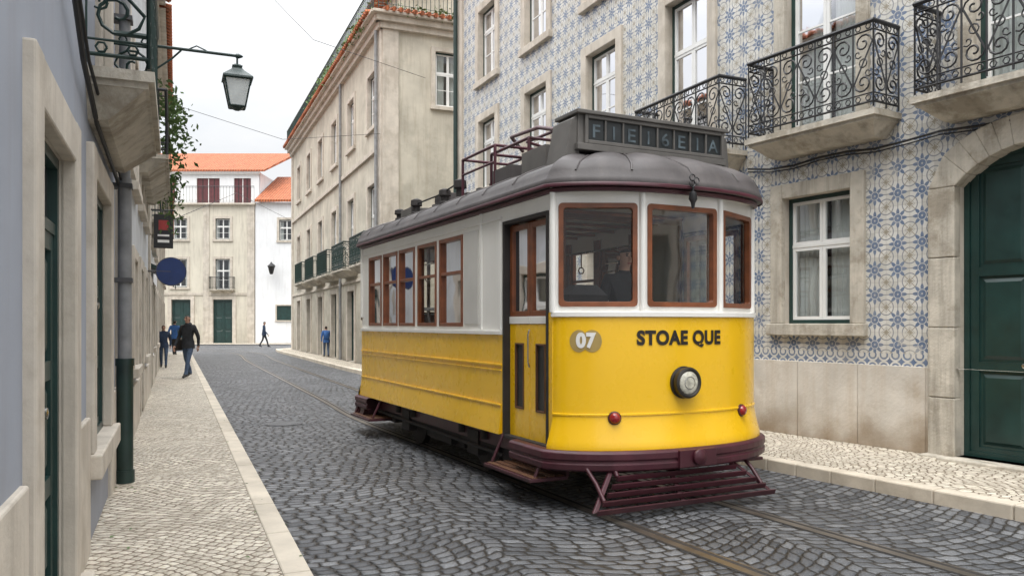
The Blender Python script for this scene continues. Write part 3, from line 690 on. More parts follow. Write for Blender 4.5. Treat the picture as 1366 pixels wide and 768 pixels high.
for i in range(52):
    g_=[ln[i]+(ln[i+1]-ln[i])*.006,ln[i+1]-(ln[i+1]-ln[i])*.006]; ribbon(mb,g_,0,.17,-.02,.086+random.uniform(0,.004),'kerb_stone')
mb.finish('kerb',bevel=.012)
KR=cat([(7.24,1.39),(4.24,6.59),(2.76,9.15),(2.1,10.55),(-.2,15.6),(-2.77,21.4),(-4.2,24.4),sn(28,5.5),sn(36,5.5),sn(47,5.5),sn(50,6.2),sn(52,9)],6)
pts=[(p.x,p.y) for p in KR]+[sn(52,12),sn(48.7,12),sn(48.7,6.3),sn(26.3,6.3),sn(26.3,12),(BX[0]+t1[0]*L1+1,BX[1]+t1[1]*L1+.5),(BX[0]+t1[0]*L1,BX[1]+t1[1]*L1),(BX[0]+.05,BX[1]),(BX[0]-t2[0]*12,BX[1]-t2[1]*12)]
flat('pavement',pts,.12,'calcada_stones')
mb=MB()
for i in range(len(KR)-1):
    a,b=KR[i],KR[i+1]; ribbon(mb,[a+(b-a)*.004,b-(b-a)*.004],-.17,0.0,-.02,.126+random.uniform(0,.004),'kerb_stone')
mb.finish('kerb',bevel=.015)
flat('pavement',[(-60,61),(10,61),(10,64.9),(-60,64.9)],.05,'calcada_stones')
TC=cat([(6.2,-2.2),(3.95,1.9),(2.25,5.06),(1.34,6.8),(-.4,10.3),(-2.15,13.8),sn(17,3.43),sn(25,3.43),sn(36,3.43),sn(46,3.5),(-20,50.5),(-27,54.5),(-42,57)],8)
mb=MB()
for c in (-.60,.60):
    ribbon(mb,TC,c-.035,c+.035,.005,.005,'steel_rail'); ribbon(mb,TC,c+.035,c+.075,.0045,.0045,'rail_groove'); ribbon(mb,TC,c+.075,c+.095,.005,.005,'steel_rail'); ribbon(mb,TC,c-.06,c-.035,.004,.004,'rail_groove')
mb.finish('tram_track')
mb=MB()
mb.lathe((*sn(13.2,1.6),.004),(0,0,1),[(0,.3),(.004,.3)],'tin_dark',24)
for k in range(5):
    p=sn(13.2,1.6); mb.box(p[0]-.2,p[0]+.2,p[1]-.2+k*.09,p[1]-.17+k*.09,.008,.012,'pipe_grey')
mb.finish('manhole_cover')
mb=MB()
for i in range(60):
    x,y=sn(random.uniform(3,16),random.choice([random.gauss(-.35,.1),random.gauss(.5,.2)])); a=random.random()*6; r=random.uniform(.012,.03)
    mb.poly([(x+r*cos(a),y+r*sin(a),.09),(x+r*.4*cos(a+1.57),y+r*.4*sin(a+1.57),.094),(x-r*cos(a),y-r*sin(a),.088),(x-r*.4*cos(a+1.57),y-r*.4*sin(a+1.57),.09)],'leaf')
mb.finish('fallen_leaves')
mb=MB()
mb.tube([(*sn(12,NW),8.0),(*sn(16,2.5),7.2),(*sn(20,6),8)],.006,'cable',4)
mb.tube([(*sn(24,NW),7.8),(*sn(25,3),7.2),(*sn(26.4,6.4),8)],.007,'cable',4)
mb.tube([(*sn(22,NW),4.0),(*sn(45,3),8.6),(-16,64.8,9)],.012,'cable',4)
mb.finish('overhead_wires')
# ------------------------------------------------------------ people
def person(name,x,y,z,head,H=1.75,stride=.28,top='jacket_black',leg='jeans',bag=None,lean=0.0,parent=None,M=None,arm=.2,walkphase=1):
    k=H/1.75; ph=walkphase
    J={}; s_=stride
    J['pel']=((0,0,.95),.13,.10);J['sp']=((0,-.01-lean*.2,1.12),.14,.105);J['ch']=((0,-.01-lean*.55,1.32),.175,.12)
    J['nb']=((0,.0-lean*.8,1.46),.085,.08);J['nk']=((0,-.015-lean*.95,1.53),.052,.055)
    J['h1']=((0,-.03-lean*1.05,1.595),.07,.085);J['h2']=((0,-.03-lean*1.1,1.67),.078,.095);J['h3']=((0,-.02-lean*1.15,1.735),.045,.06)
    for sd,sg in (('L',1),('R',-1)):
        f=s_*sg*ph
        J['hip'+sd]=((.095*sg,0,.90),.095,.1)
        bend=.06 if f<0 else .03
        J['kn'+sd]=((.095*sg,-f*.5-bend,.50),.062,.066)
        J['an'+sd]=((.09*sg,-f+(.0 if f>0 else .02),.10 if f>=0 else .14),.045,.048)
        J['toe'+sd]=((.10*sg,-f-.15,.035 if f>=0 else .045),.035,.03)
        J['hl'+sd]=((.09*sg,-f+.05,.05 if f>=0 else .10),.032,.032)
        J['sh'+sd]=((.19*sg,-lean*.7,1.415),.07,.072)
        a=-f*.8
        J['el'+sd]=((.255*sg,-a*.35+.03-lean*.55,1.13),.053,.055)
        J['wr'+sd]=((.25*sg,-a*.9-.07-lean*.4,.90),.036,.038)
        J['ha'+sd]=((.245*sg,-a*.98-.09-lean*.4,.83),.024,.040)
    keys=list(J); E=[('pel','sp'),('sp','ch'),('ch','nb'),('nb','nk'),('nk','h1'),('h1','h2'),('h2','h3')]
    for d in 'LR': E+=[('pel','hip'+d),('hip'+d,'kn'+d),('kn'+d,'an'+d),('an'+d,'toe'+d),('an'+d,'hl'+d),('ch','sh'+d),('sh'+d,'el'+d),('el'+d,'wr'+d),('wr'+d,'ha'+d)]
    me=bpy.data.meshes.new('b'); me.from_pydata([J[q][0] for q in keys],[(keys.index(a),keys.index(b)) for a,b in E],[])
    o=bpy.data.objects.new('b',me); scene.collection.objects.link(o)
    o.modifiers.new('s','SKIN'); ss=o.modifiers.new('u','SUBSURF'); ss.levels=2
    for i,q in enumerate(keys):
        me.skin_vertices[0].data[i].radius=J[q][1:]; me.skin_vertices[0].data[i].use_root=(q=='pel')
    bpy.context.view_layer.update()
    ev=o.evaluated_get(bpy.context.evaluated_depsgraph_get()); m2=bpy.data.meshes.new_from_object(ev); bpy.data.objects.remove(o)
    mb=MB(); vs=[v.co.copy() for v in m2.vertices]
    groups={}
    for p in m2.polygons:
        c=p.center
        if c.z>1.505:
            hc=Vector(J['h1'][0]); m='hair' if (c.z>1.69 or (c.y>hc.y+.015 and c.z>1.56)) else 'skin'
        elif min((c-Vector(J['haL'][0])).length,(c-Vector(J['haR'][0])).length)<.062: m='skin'
        elif c.z<.11 or (c.z<.15 and min((c-Vector(J['toeL'][0])).length,(c-Vector(J['toeR'][0])).length)<.13): m='shoe'
        elif c.z<.90 and abs(c.x)<.19: m=leg
        else: m=top
        groups.setdefault(m,[]).append(list(p.vertices))
    base=len(mb.v); mb.v+=vs
    for m,fs in groups.items():
        kk=mb.mid(m)
        for f in fs: mb.f.append([base+i for i in f]); mb.mi.append(kk); mb.sm.append(True)
    bpy.data.meshes.remove(m2)
    hx,hy,hz=J['h1'][0]
    mb.tube([(0,hy-.083,hz+.055),(0,hy-.108,hz+.02),(0,hy-.09,hz+.01)],[.008,.014,.012],'skin',6)
    for sg in (-1,1):
        mb.lathe((.03*sg,hy-.083,hz+.06),(0,-1,0),[(0,.011),(.008,.009),(.012,.002)],'hair',8); mb.lathe((.078*sg,hy+.0,hz+.04),(sg,0,0),[(0,.026),(.012,.024),(.016,.008)],'skin',8)
        mb.tube([(.015*sg,hy-.09,hz+.08),(.045*sg,hy-.083,hz+.082)],.005,'hair',4)
    mb.tube([(-.025,hy-.085,hz-.02),(0,hy-.09,hz-.018),(.025,hy-.085,hz-.02)],.006,'sign_red',5)
    for sd,sg in (('L',1),('R',-1)):
        hx,hy,hz=J['ha'+sd][0]
        for i in range(4):
            yy=hy-.030+i*.019; ln_=[.055,.065,.06,.045][i]
            mb.tube([(hx,yy,hz-.01),(hx,yy-.002,hz-.035-ln_*.5),(hx-sg*.018,yy,hz-.035-ln_)],[.010,.009,.007],'skin',6)
        mb.tube([(hx,hy-.03,hz+.02),(hx-sg*.01,hy-.058,hz-.01),(hx-sg*.015,hy-.06,hz-.045)],[.011,.010,.008],'skin',6)
    mb.loft([[(.0+rx*cos(t*pi/8),ry*sin(t*pi/8)-.0,zz) for t in range(16)] for zz,rx,ry in ((1.04,.165,.13),(.93,.182,.15),(.82,.19,.155),(.82,.175,.14))],top)
    if bag=='side':
        mb.box(-.36,-.21,-.15,.17,.76,1.06,'hair'); mb.tube([(-.27,-.1,1.03),(-.2,-.12,1.2),(-.1,-.14,1.45),(.08,.02,1.50),(.0,.14,1.3),(-.24,.12,1.03)],.014,'hair',6)
        mb.lathe((0,.01,1.44),(0,0,1),[(0,.11),(.05,.105),(.09,.08),(.1,.06)],top,14)
    if bag=='pack':
        mb.loft([[(rx*cos(t*pi/6),.16+lean*-.5+ry*sin(t*pi/6),zz) for t in range(12)] for zz,rx,ry in ((1.0,.12,.06),(1.05,.16,.11),(1.3,.16,.11),(1.42,.12,.08),(1.46,.05,.03))],'jacket_blue',cap0=True,cap1=True)
    W=(M or Matrix())@Matrix.Translation((x,y,z))@Matrix.Rotation(head,4,'Z')@Matrix.Scale(k,4)
    o=mb.finish(name,parent,W); return o
person('pedestrian',-9.15,22.5,.08,radians(-12),1.78,.24,'jacket_black','jeans','side')
person('pedestrian',-17.0,54.6,0,radians(100),1.78,.27,'jacket_navy','trousers_dark')
person('pedestrian',-8.3,35.6,.12,radians(200),1.40,.16,'jacket_blue','jeans','pack',lean=.12)
person('pedestrian',*sn(42,-.05),.08,radians(190),1.72,.22,'jacket_blue','trousers_dark')
person('pedestrian',*sn(30,-.38),.08,radians(20),1.5,.15,'jacket_navy','jeans')
# ------------------------------------------------------------ TRAM
CW=(.354,6.88)
MT=Matrix.Translation((*CW,0))@Matrix.Rotation(atan2(.4486,.8938),4,'Z')
tram=empty('tram',M=MT)
W=2.26; L=5.86; cx=W/2; D=.42
zb,zside,zfront,zroof=.53,1.507,1.68,2.78
def flare(z): return .065*max(0,min(1,(.82-z)/.26))**1.3
def fy(x,z,off=0.):
    f=flare(z)+off; xi=min(1,abs((x-cx)/(W/2+f))); return -(D+f)*(1-xi**2.3)**.68
def arc(z,off=0.,n=28,rear=False):
    f=flare(z)+off; out=[]
    for i in range(n+1):
        xi=-cos(pi*i/n); x=cx+xi*(W/2+f); y=-(D+f)*max(0,(1-abs(xi)**2.3))**.68
        out.append((x,(L-y) if rear else y,z))
    return out
mb=MB(); zz=[.53,.54,.56,.60,.65,.70,.75,.80,.86,1.0,1.2,1.4,1.6,1.672,1.68]
for rear in (0,1):
    mb.loft([arc(z,0,rear=rear) for z in zz],'tram_yellow',closed=False)
    mb.loft([arc(1.66,.012,rear=rear),arc(1.665,.022,rear=rear),arc(1.70,.022,rear=rear),arc(1.708,.0,rear=rear)],'tram_white',closed=False)
    mb.loft([arc(.815,.0,rear=rear),arc(.818,.010,rear=rear),arc(.832,.010,rear=rear),arc(.836,.0,rear=rear)],'tram_yellow',closed=False)
    mb.poly(arc(1.705,.0,rear=rear),'tram_white')
mb.finish('end_panels',tram,MT)
FL=frame((0,0),(0,1)); FR=frame((W,L),(W,0))
sw=[(2.137,2.852),(2.98,3.643),(3.79,4.42),(4.52,5.157),(5.27,5.90)]
sw=[(a*.93,b*.93) for a,b in sw]; zw0,zw1=1.585,2.56
def sidewall(mb,mir):
    conv=(lambda a,b:(a,b)) if not mir else (lambda a,b:(L-b,L-a))
    ops=[(*conv(a,b),zw0,zw1) for a,b in sw]; dr=(*conv(.07,.97),zb,2.58)
    facade(mb,*conv(0,L),zside,zroof+.02,ops+[dr],'tram_white',.05,'tram_white',back=True)
    a0,a1=conv(.97,L); mb.box(a0,a1,-.055,.012,zb,zside,'tram_yellow')
    b0,b1=conv(0,.07); mb.box(b0,b1,-.055,.006,zb,1.70,'tram_yellow')
    c0,c1=conv(.99,L-.01)
    mb.hexa([(c0,-.01,.532),(c1,-.01,.532),(c1,.05,.528),(c0,.05,.528)],[(c0,.0,.80),(c1,.0,.80),(c1,.017,.80),(c0,.017,.80)],'tram_yellow')
    for z,h,p,m in ((1.19,.022,.026,'tram_yellow'),(1.14,.016,.022,'tram_yellow'),(.80,.02,.028,'tram_yellow')): mb.box(c0,c1,.0,p,z,z+h,m)
    mb.box(a0,a1,-.01,.034,zside-.012,zside+.028,'tram_white')
    mb.box(*conv(0,L),-.01,.03,2.735,2.765,'tram_white'); mb.box(*conv(1.0,L-.05),.0,.018,2.62,2.645,'tram_white')
    for o in ops:
        a,b,c,d=o
        rect(mb,a-.012,b+.012,c-.012,d+.012,.042,-.045,.012,'tram_wood')
        zm=c+(d-c)*.60; mb.box(a+.03,b-.03,-.035,.004,zm-.018,zm+.018,'tram_wood')
        mb.poly([(a,-.03,c),(b,-.03,c),(b,-.03,d),(a,-.03,d)],'tram_glass')
    g0,g1=conv(1.56,1.92); mb.box(g0,g1,-.01,.014,1.6,2.58,'tram_grey_panel'); g0,g1=conv(1.0,1.05); mb.box(g0,g1,-.01,.022,1.54,2.6,'tram_white'); g0,g1=conv(1.46,1.50); mb.box(g0,g1,-.01,.022,1.54,2.73,'tram_white')
    return ops
mb=MB(); mb.M=FL; sidewall(mb,False); mb.M=FR; sidewall(mb,True); mb.finish('side_walls',tram,MT,bevel=.004)
def tramdoor(mb,x0,x1):
    y=-.05; z0,z1=.50,2.56
    rect(mb,x0-.02,x1+.02,z0,z1+.03,.035,y-.02,.015,'tram_under')
    w=(x1-x0-.03)/2
    for i in range(2):
        p=x0+.015+i*w+.004; q=p+w-.008
        mb.box(p,p+.115,y-.04,y,z0+.03,1.60,'tram_yellow'); mb.box(q-.115,q,y-.04,y,z0+.03,1.60,'tram_yellow')
        for a,b in ((z0+.03,.80),(1.42,1.60)): mb.box(p+.115,q-.115,y-.04,y,a,b,'tram_yellow')
        rect(mb,p+.115,q-.115,.80,1.42,.016,y-.03,y+.008,'tram_wood_dark')
        mb.box(p+.13,q-.13,y-.035,y-.012,.81,1.41,'sign_dark')
        mb.box(p,q,y-.04,y+.008,1.602,1.67,'tram_white')
        rect(mb,p,q,1.672,z1-.02,.05,y-.04,y,'tram_wood'); mb.poly([(p+.04,y-.02,1.70),(q-.04,y-.02,1.70),(q-.04,y-.02,z1-.05),(p+.04,y-.02,z1-.05)],'tram_glass')
    mb.tube([(x0+.015+w-.03,y+.02,1.2),(x0+.015+w-.03,y+.035,1.25),(x0+.015+w-.03,y+.035,1.5),(x0+.015+w-.03,y+.02,1.55)],.009,'chrome',6)
mb=MB(); mb.M=FL; tramdoor(mb,.09,.95); mb.M=FR; tramdoor(mb,L-.95,L-.09); mb.finish('folding_doors',tram,MT,bevel=.003)
A=[(0,0),(.70,-.34),(1.56,-.34),(W,0)]
def rrect(x0,x1,z0,z1,r,n=4):
    out=[]
    for cx_,cz_,a0 in ((x1-r,z1-r,0),(x0+r,z1-r,pi/2),(x0+r,z0+r,pi),(x1-r,z0+r,1.5*pi)):
        for k in range(n+1): a=a0+k/n*pi/2; out.append((cx_+r*cos(a),cz_+r*sin(a)))
    return out
def endwin(mb,a,b):
    mb.M=frame(a,b); Lf=sqrt((a[0]-b[0])**2+(a[1]-b[1])**2)
    x0,x1,z0,z1=.062,Lf-.062,1.765,2.63
    facade(mb,0,Lf,1.70,zroof+.02,[(x0,x1,z0,z1)],'tram_white',.05,'tram_wood',back=True)
    o=rrect(x0-.015,x1+.015,z0-.015,z1+.015,.035); i=rrect(x0+.028,x1-.028,z0+.028,z1-.028,.03)
    mb.loft([[(x,.0,z) for x,z in o],[(x,.016,z) for x,z in o],[(x,.016,z) for x,z in i],[(x,-.045,z) for x,z in i]],'tram_wood',smooth=False)
    mb.poly([(x0,-.03,z0),(x1,-.03,z0),(x1,-.03,z1),(x0,-.03,z1)],'tram_glass')
    mb.M=Matrix()
mb=MB()
for i in range(3): endwin(mb,A[i+1],A[i])
B=[(x,L-y) for x,y in A]
for i in range(3): endwin(mb,B[i],B[i+1])
for (x,y) in A+B: mb.tube([(x,y,1.70),(x,y,zroof)],.03,'tram_white',10)
mb.finish('end_windows',tram,MT,bevel=.003)
def ol(off,z,ins=0.,n=48,scal=0.):
    w=W/2+off-ins; dd=max(.05,D+off-ins*.28); y0=ins*.75; pts=[]
    for i in range(n+1):
        xi=-cos(pi*i/n); s_=scal*(abs(sin(pi*i/8))**.7)
        pts.append((cx+xi*w,y0-dd*max(0,1-abs(xi)**2.3)**.68,z+s_))
    for i in range(n+1):
        xi=cos(pi*i/n); s_=scal*(abs(sin(pi*i/8))**.7)
        pts.append((cx+xi*w,L-y0+dd*max(0,1-abs(xi)**2.3)**.68,z+s_))
    return pts
mb=MB()
mb.loft([ol(.0,2.73),ol(.03,2.735),ol(.04,2.76),ol(.02,2.775)],'tram_maroon')
mb.loft([ol(-.01,2.77),ol(.075,2.775),ol(.085,2.79),ol(.085,2.835),ol(.07,2.85),ol(.05,2.90,scal=.02),ol(.0,2.965,scal=.04),ol(0,3.02,.10,scal=.045),ol(0,3.085,.25,scal=.04),ol(0,3.15,.45,scal=.03),ol(0,3.20,.7,scal=.01),ol(0,3.22,.95)],'tram_roof',cap1=True)
mb.loft([ol(.087,2.765),ol(.096,2.772),ol(.096,2.792),ol(.087,2.80)],'tram_maroon')
mb.poly(ol(-.02,2.765),'tram_ceiling')
for i in (8,16,24,32,40):
    mb.tube([ol(.05,2.905)[i],ol(.0,2.972)[i],ol(0,3.027,.10)[i],ol(0,3.092,.25)[i],ol(0,3.157,.45)[i],ol(0,3.205,.7)[i]],.010,'tram_roof',6)
for k in range(1,9):
    y=k*.68
    for sd in (1,-1):
        X=lambda off,ins:cx+sd*(W/2+off-ins)
        mb.tube([(X(.05,0),y,2.905),(X(0,0),y,2.97),(X(0,.1),y,3.025),(X(0,.25),y,3.09),(X(0,.45),y,3.155),(X(0,.7),y,3.205)],.01,'tram_roof',6)
mb.finish('roof',tram,MT)
# destination box
mb=MB(); x0,x1=.30,1.96; y0,y1=.05,.42; z0,z1=3.18,3.49
mb.box(x0,x1,y0+.03,y1,z0,z1-.02,'sign_box_grey'); mb.box(x0-.03,x1+.03,y0-.02,y1+.03,z1-.02,z1+.015,'sign_box_grey'); mb.box(x0-.02,x1+.02,y0,y1+.02,z0-.03,z0+.03,'sign_box_grey')
rect(mb,x0+.06,x1-.0,z0+.03,z1-.02,.035,y0,y0+.03,'sign_box_grey'); mb.poly([(x0+.09,y0+.027,z0+.06),(x1-.03,y0+.027,z0+.06),(x1-.03,y0+.027,z1-.05),(x0+.09,y0+.027,z1-.05)],'sign_dark')
for k in range(1,8): x=x0+.09+k*(x1-x0-.12)/8; mb.box(x-.009,x+.009,y0+.006,y0+.03,z0+.065,z1-.055,'sign_box_grey')
mb.hexa([(x0-.13,y0+.06,2.97),(x0+.04,y0+.06,3.05),(x0+.04,y1+.05,3.05),(x0-.13,y1+.05,2.97)],[(x0-.06,y0+.04,3.42),(x0+.0,y0+.04,3.46),(x0+.0,y1,3.46),(x0-.06,y1,3.42)],'sign_box_grey')
mb.hexa([(x1-.04,y0+.06,3.05),(x1+.13,y0+.06,2.97),(x1+.13,y1+.05,2.97),(x1-.04,y1+.05,3.05)],[(x1-.0,y0+.04,3.46),(x1+.06,y0+.04,3.42),(x1+.06,y1,3.42),(x1-.0,y1,3.46)],'sign_box_grey')
mb.finish('destination_box',tram,MT,bevel=.006)
def textmesh(body,size,bold=.0):
    c=bpy.data.curves.new('t','FONT'); c.body=body; c.size=size; c.align_x='CENTER'; c.align_y='CENTER'; c.offset=bold; c.space_character=1.08
    o=bpy.data.objects.new('t',c); scene.collection.objects.link(o); bpy.context.view_layer.update()
    m=bpy.data.meshes.new_from_object(o.evaluated_get(bpy.context.evaluated_depsgraph_get())); vs=[v.co.copy() for v in m.vertices]; fs=[list(p.vertices) for p in m.polygons]
    bpy.data.objects.remove(o); return vs,fs
mb=MB()
cw=(x1-x0-.12)/8
for k,ch in enumerate('FIE16EIA'):
    vs,fs=textmesh(ch,.17,.002); wd=max(v.x for v in vs)-min(v.x for v in vs); kx=min(1.2,(cw*.62)/max(wd,.03))
    if ch in 'I1': kx=1.0
    mb.add([(x0+.09+cw*(k+.5)+v.x*kx,y0+.022,3.325+v.y) for v in vs],fs,'sign_letters')
vs,fs=textmesh('STOAE QUE',.165,.0075); wd=max(v.x for v in vs)-min(v.x for v in vs); k=.90/wd
mb.add([(1.06+v.x*k,fy(1.06+v.x*k,1.475)-.006,1.475+v.y) for v in vs],fs,'lettering_black')
for cxx,off,m,rx,rz in ((.245,.004,'number_disc',.075,.095),(.15,.006,'number_disc',.062,.095)):
    pts=[(cxx+rx*cos(a*pi/12),1.455+rz*sin(a*pi/12)) for a in range(24)]
    ring=[(x,fy(x,1.455)-off,z) for x,z in pts]; mid=(cxx,fy(cxx,1.455)-off-.002,1.455)
    mb.add(ring+[mid],[(i,(i+1)%24,24) for i in range(24)],m)
vs,fs=textmesh('07',.165,.009); wd=max(v.x for v in vs)-min(v.x for v in vs); k=.145/wd
mb.add([(.195+v.x*k,fy(.195+v.x*k,1.455)-.014,1.455+v.y) for v in vs],fs,'number_white')
mb.finish('lettering',tram,MT)
# lamps
mb=MB(); hx,hz=1.075,1.09; y=fy(hx,hz)
mb.lathe((hx,y+.02,hz),(0,-1,0),[(0,.142),(.03,.142),(.035,.128),(.05,.13),(.085,.138),(.10,.134),(.107,.116),(.095,.098)],'lamp_rim',32)
mb.lathe((hx,y-.070,hz),(0,-1,0),[(0,.105),(.008,.098),(.016,.082),(.021,.05),(.023,.0)],'lamp_lens',28)
mb.lathe((hx,y-.078,hz),(0,-1,0),[(0,.06),(.014,.058),(.016,.050),(.0,.048)],'chrome',24)
for xx,zq in ((.42,.80),(1.82,.80)):
    y=fy(xx,zq); dx=(fy(xx+.01,zq)-fy(xx-.01,zq))/.02; nn=Vector((dx,-1,0)).normalized()
    mb.lathe((xx,y,zq),nn,[(-.01,.058),(.015,.058),(.02,.052)],'tram_maroon',20); mb.lathe(Vector((xx,y,zq))+nn*.02,nn,[(0,.048),(.015,.044),(.028,.03),(.033,0)],'red_lens',20)
mb.lathe((1.10,-.52,2.80),(0,0,-1),[(0,.012),(.05,.012),(.06,.03),(.12,.038),(.15,.02),(.2,.012)],'iron_black',10)
for k in range(3):
    a=k*2*pi/3; mb.tube([(1.10+.03*cos(a)+.03*cos(t*pi/4),-.53,2.84+.03*sin(a)+.03*sin(t*pi/4)) for t in range(9)],.006,'iron_black',4)
mb.finish('lamps',tram,MT)
# bumper, coupler
mb=MB()
for rear in (0,1):
    def ar(z,off):
        a=arc(.55,off,rear=rear); a=[(x,y_,z) for x,y_,_ in a]; e=.62 if not rear else L-.62
        return [(a[0][0],e,z)]+a+[(a[-1][0],e,z)]
    mb.loft([ar(.37,-.02),ar(.355,.025),ar(.37,.05),ar(.42,.055),ar(.425,.04),ar(.45,.04),ar(.455,.055),ar(.51,.055),ar(.528,.03),ar(.532,-.03)],'tram_maroon',closed=False,smooth=False)
mb.box(.93,1.33,-.56,-.3,.37,.52,'tram_maroon'); mb.lathe((1.13,-.50,.455),(0,-1,0),[(0,.05),(.06,.05),(.065,.07),(.09,.07),(.10,.045),(.11,.02)],'tram_maroon',16)
mb.finish('bumper',tram,MT,bevel=.006)
mb=MB()
def guard(y0,dirn,xa,xb):
    zt,zbm,run=.31,.09,.17
    def P(x,t): return (x,y0+dirn*run*t,zt+(zbm-zt)*t)
    for i in range(5):
        t=i/4; ins=.30*(1-t); a=P(xa+ins,t);b=P(xb-ins,t); h=.023
        mb.hexa([(a[0],a[1]-.012,a[2]-h),(b[0],b[1]-.012,b[2]-h),(b[0],b[1]+.018,b[2]-h),(a[0],a[1]+.018,a[2]-h)],[(a[0],a[1]-.030,a[2]+h),(b[0],b[1]-.030,b[2]+h),(b[0],b[1]-.002,b[2]+h),(a[0],a[1]-.002,a[2]+h)],'tram_maroon')
    for x,e in ((xa+.3,-.30),((xa+xb)/2-.05,0),(xb-.3,.30)):
        a=P(x,-.25);b=P(x+e,1.03); w_=.022
        mb.hexa([(a[0]-w_,a[1]+.03,a[2]),(a[0]+w_,a[1]+.03,a[2]),(b[0]+w_,b[1]+.03,b[2]),(b[0]-w_,b[1]+.03,b[2])],[(a[0]-w_,a[1]+.055,a[2]),(a[0]+w_,a[1]+.055,a[2]),(b[0]+w_,b[1]+.055,b[2]),(b[0]-w_,b[1]+.055,b[2])],'tram_maroon')
    for x in (xa+.32,xb-.32): mb.tube([(x,y0-dirn*.15,.5),(x,y0-dirn*.02,.32)],.022,'tram_maroon',8)
    for x in (xa+.1,xb-.1): mb.tube([(x,y0-dirn*.25,.45),(x,y0+dirn*.0,.28),(x,y0+dirn*.12,.16)],.018,'tram_maroon',8)
guard(-.44,-1,.06,1.95); guard(L+.44,1,.2,2.06)
mb.finish('life_guards',tram,MT,bevel=.004)
mb=MB()
for x0,x1,s1 in ((-.20,.18,-1),(W-.18,W+.20,1)):
    for ya,yb in ((.05,1.0),(L-1.0,L-.05)):
        mb.box(x0,x1,ya,yb,.235,.265,'tram_maroon'); 
        for k in range(4): mb.box(x0+.03+k*.085,x0+.09+k*.085,ya+.02,yb-.02,.265,.275,'tram_wood_dark')
        xe=x0+.06 if s1<0 else x1-.06
        for yy in (ya+.04,yb-.04): mb.tube([(x0+.2 if s1<0 else x1-.2,yy,.55),(xe,yy,.25)],.016,'tram_maroon',6)
        xi=x1 if s1<0 else x0; mb.box(xi-.015,xi+.015,ya,yb,.26,.56,'tram_maroon')
mb.finish('steps',tram,MT,bevel=.004)
# underframe & wheels
mb=MB()
mb.box(.12,W-.12,-.05,L+.05,.48,.60,'tram_under'); 
for x in (.10,W-.14): mb.box(x,x+.04,1.0,L-.3,.36,.54,'tram_maroon')
tx=cx-.22
for y in (1.9,4.1):
    for x in (tx-.60,tx+.60):
        mb.lathe((x-.05,y,.335),(1,0,0),[(0,.33),(.09,.33),(.092,.30),(.06,.27),(.06,.09),(.11,.08),(.11,0)],'tram_under',28)
    mb.tube([(tx-.6,y,.335),(tx+.6,y,.335)],.06,'tram_under',10)
for x in (tx-.80,tx+.76):
    mb.box(x,x+.05,1.3,4.7,.30,.42,'tram_under')
    for y in (1.9,4.1): mb.box(x-.03,x+.08,y-.14,y+.14,.20,.46,'tram_under'); mb.tube([(x-.02,y-.3,.4),(x-.02,y-.3,.55)],.05,'tram_under',8); mb.tube([(x-.02,y+.3,.4),(x-.02,y+.3,.55)],.05,'tram_under',8)
mb.box(.12,.45,2.6,3.3,.20,.52,'tram_under'); mb.box(.15,.4,.95,1.3,.22,.5,'tram_under'); mb.box(.2,1.9,2.4,3.6,.18,.5,'tram_under'); mb.box(.14,.42,4.7,5.2,.22,.5,'tram_under'); mb.box(.3,1.9,-.2,.9,.3,.5,'tram_under')
mb.tube([(.06,1.1,.3),(.06,L-.5,.34)],.02,'tram_under',6); mb.tube([(tx+.2,-.3,.3),(tx+.2,1.5,.3)],.03,'tram_under',6)
for y in (L-.4,L-.15): mb.hexa([(-.12,y,.24),(.1,y,.24),(.1,y+.2,.24),(-.12,y+.2,.24)],[(-.04,y,.5),(.1,y,.5),(.1,y+.2,.5),(-.04,y+.2,.5)],'tram_maroon')
mb.finish('underframe',tram,MT)
# interior
mb=MB()
mb.box(.06,W-.06,.03,L-.03,.66,.72,'tram_wood_dark'); mb.poly(arc(.70,-.08),'tram_wood_dark'); mb.poly(arc(.70,-.08,rear=True),'tram_wood_dark')
for yb in (1.0,L-1.0):
    mb.M=frame((W,yb),(0,yb)); facade(mb,.06,W-.06,.72,2.75,[(.72,1.54,.72,2.68),(.09,.68,1.45,2.68),(1.58,2.17,1.45,2.68)],'tram_wood_dark',.04,back=True); mb.M=Matrix()
for y in [1.35+.62*i for i in range(6)]:
    for xa,xb in ((.1,.85),(1.4,2.15)):
        mb.box(xa,xb,y,y+.42,1.08,1.14,'tram_wood_dark'); mb.box(xa,xb,y+.40,y+.45,1.14,1.72,'tram_wood'); mb.box(xa+.1,xb-.1,y+.1,y+.3,.72,1.08,'tram_under')
        mb.tube([(xa+.02,y+.42,1.7),(xa+.02,y+.42,1.80),(xb-.02,y+.42,1.80),(xb-.02,y+.42,1.7)],.012,'chrome',5)
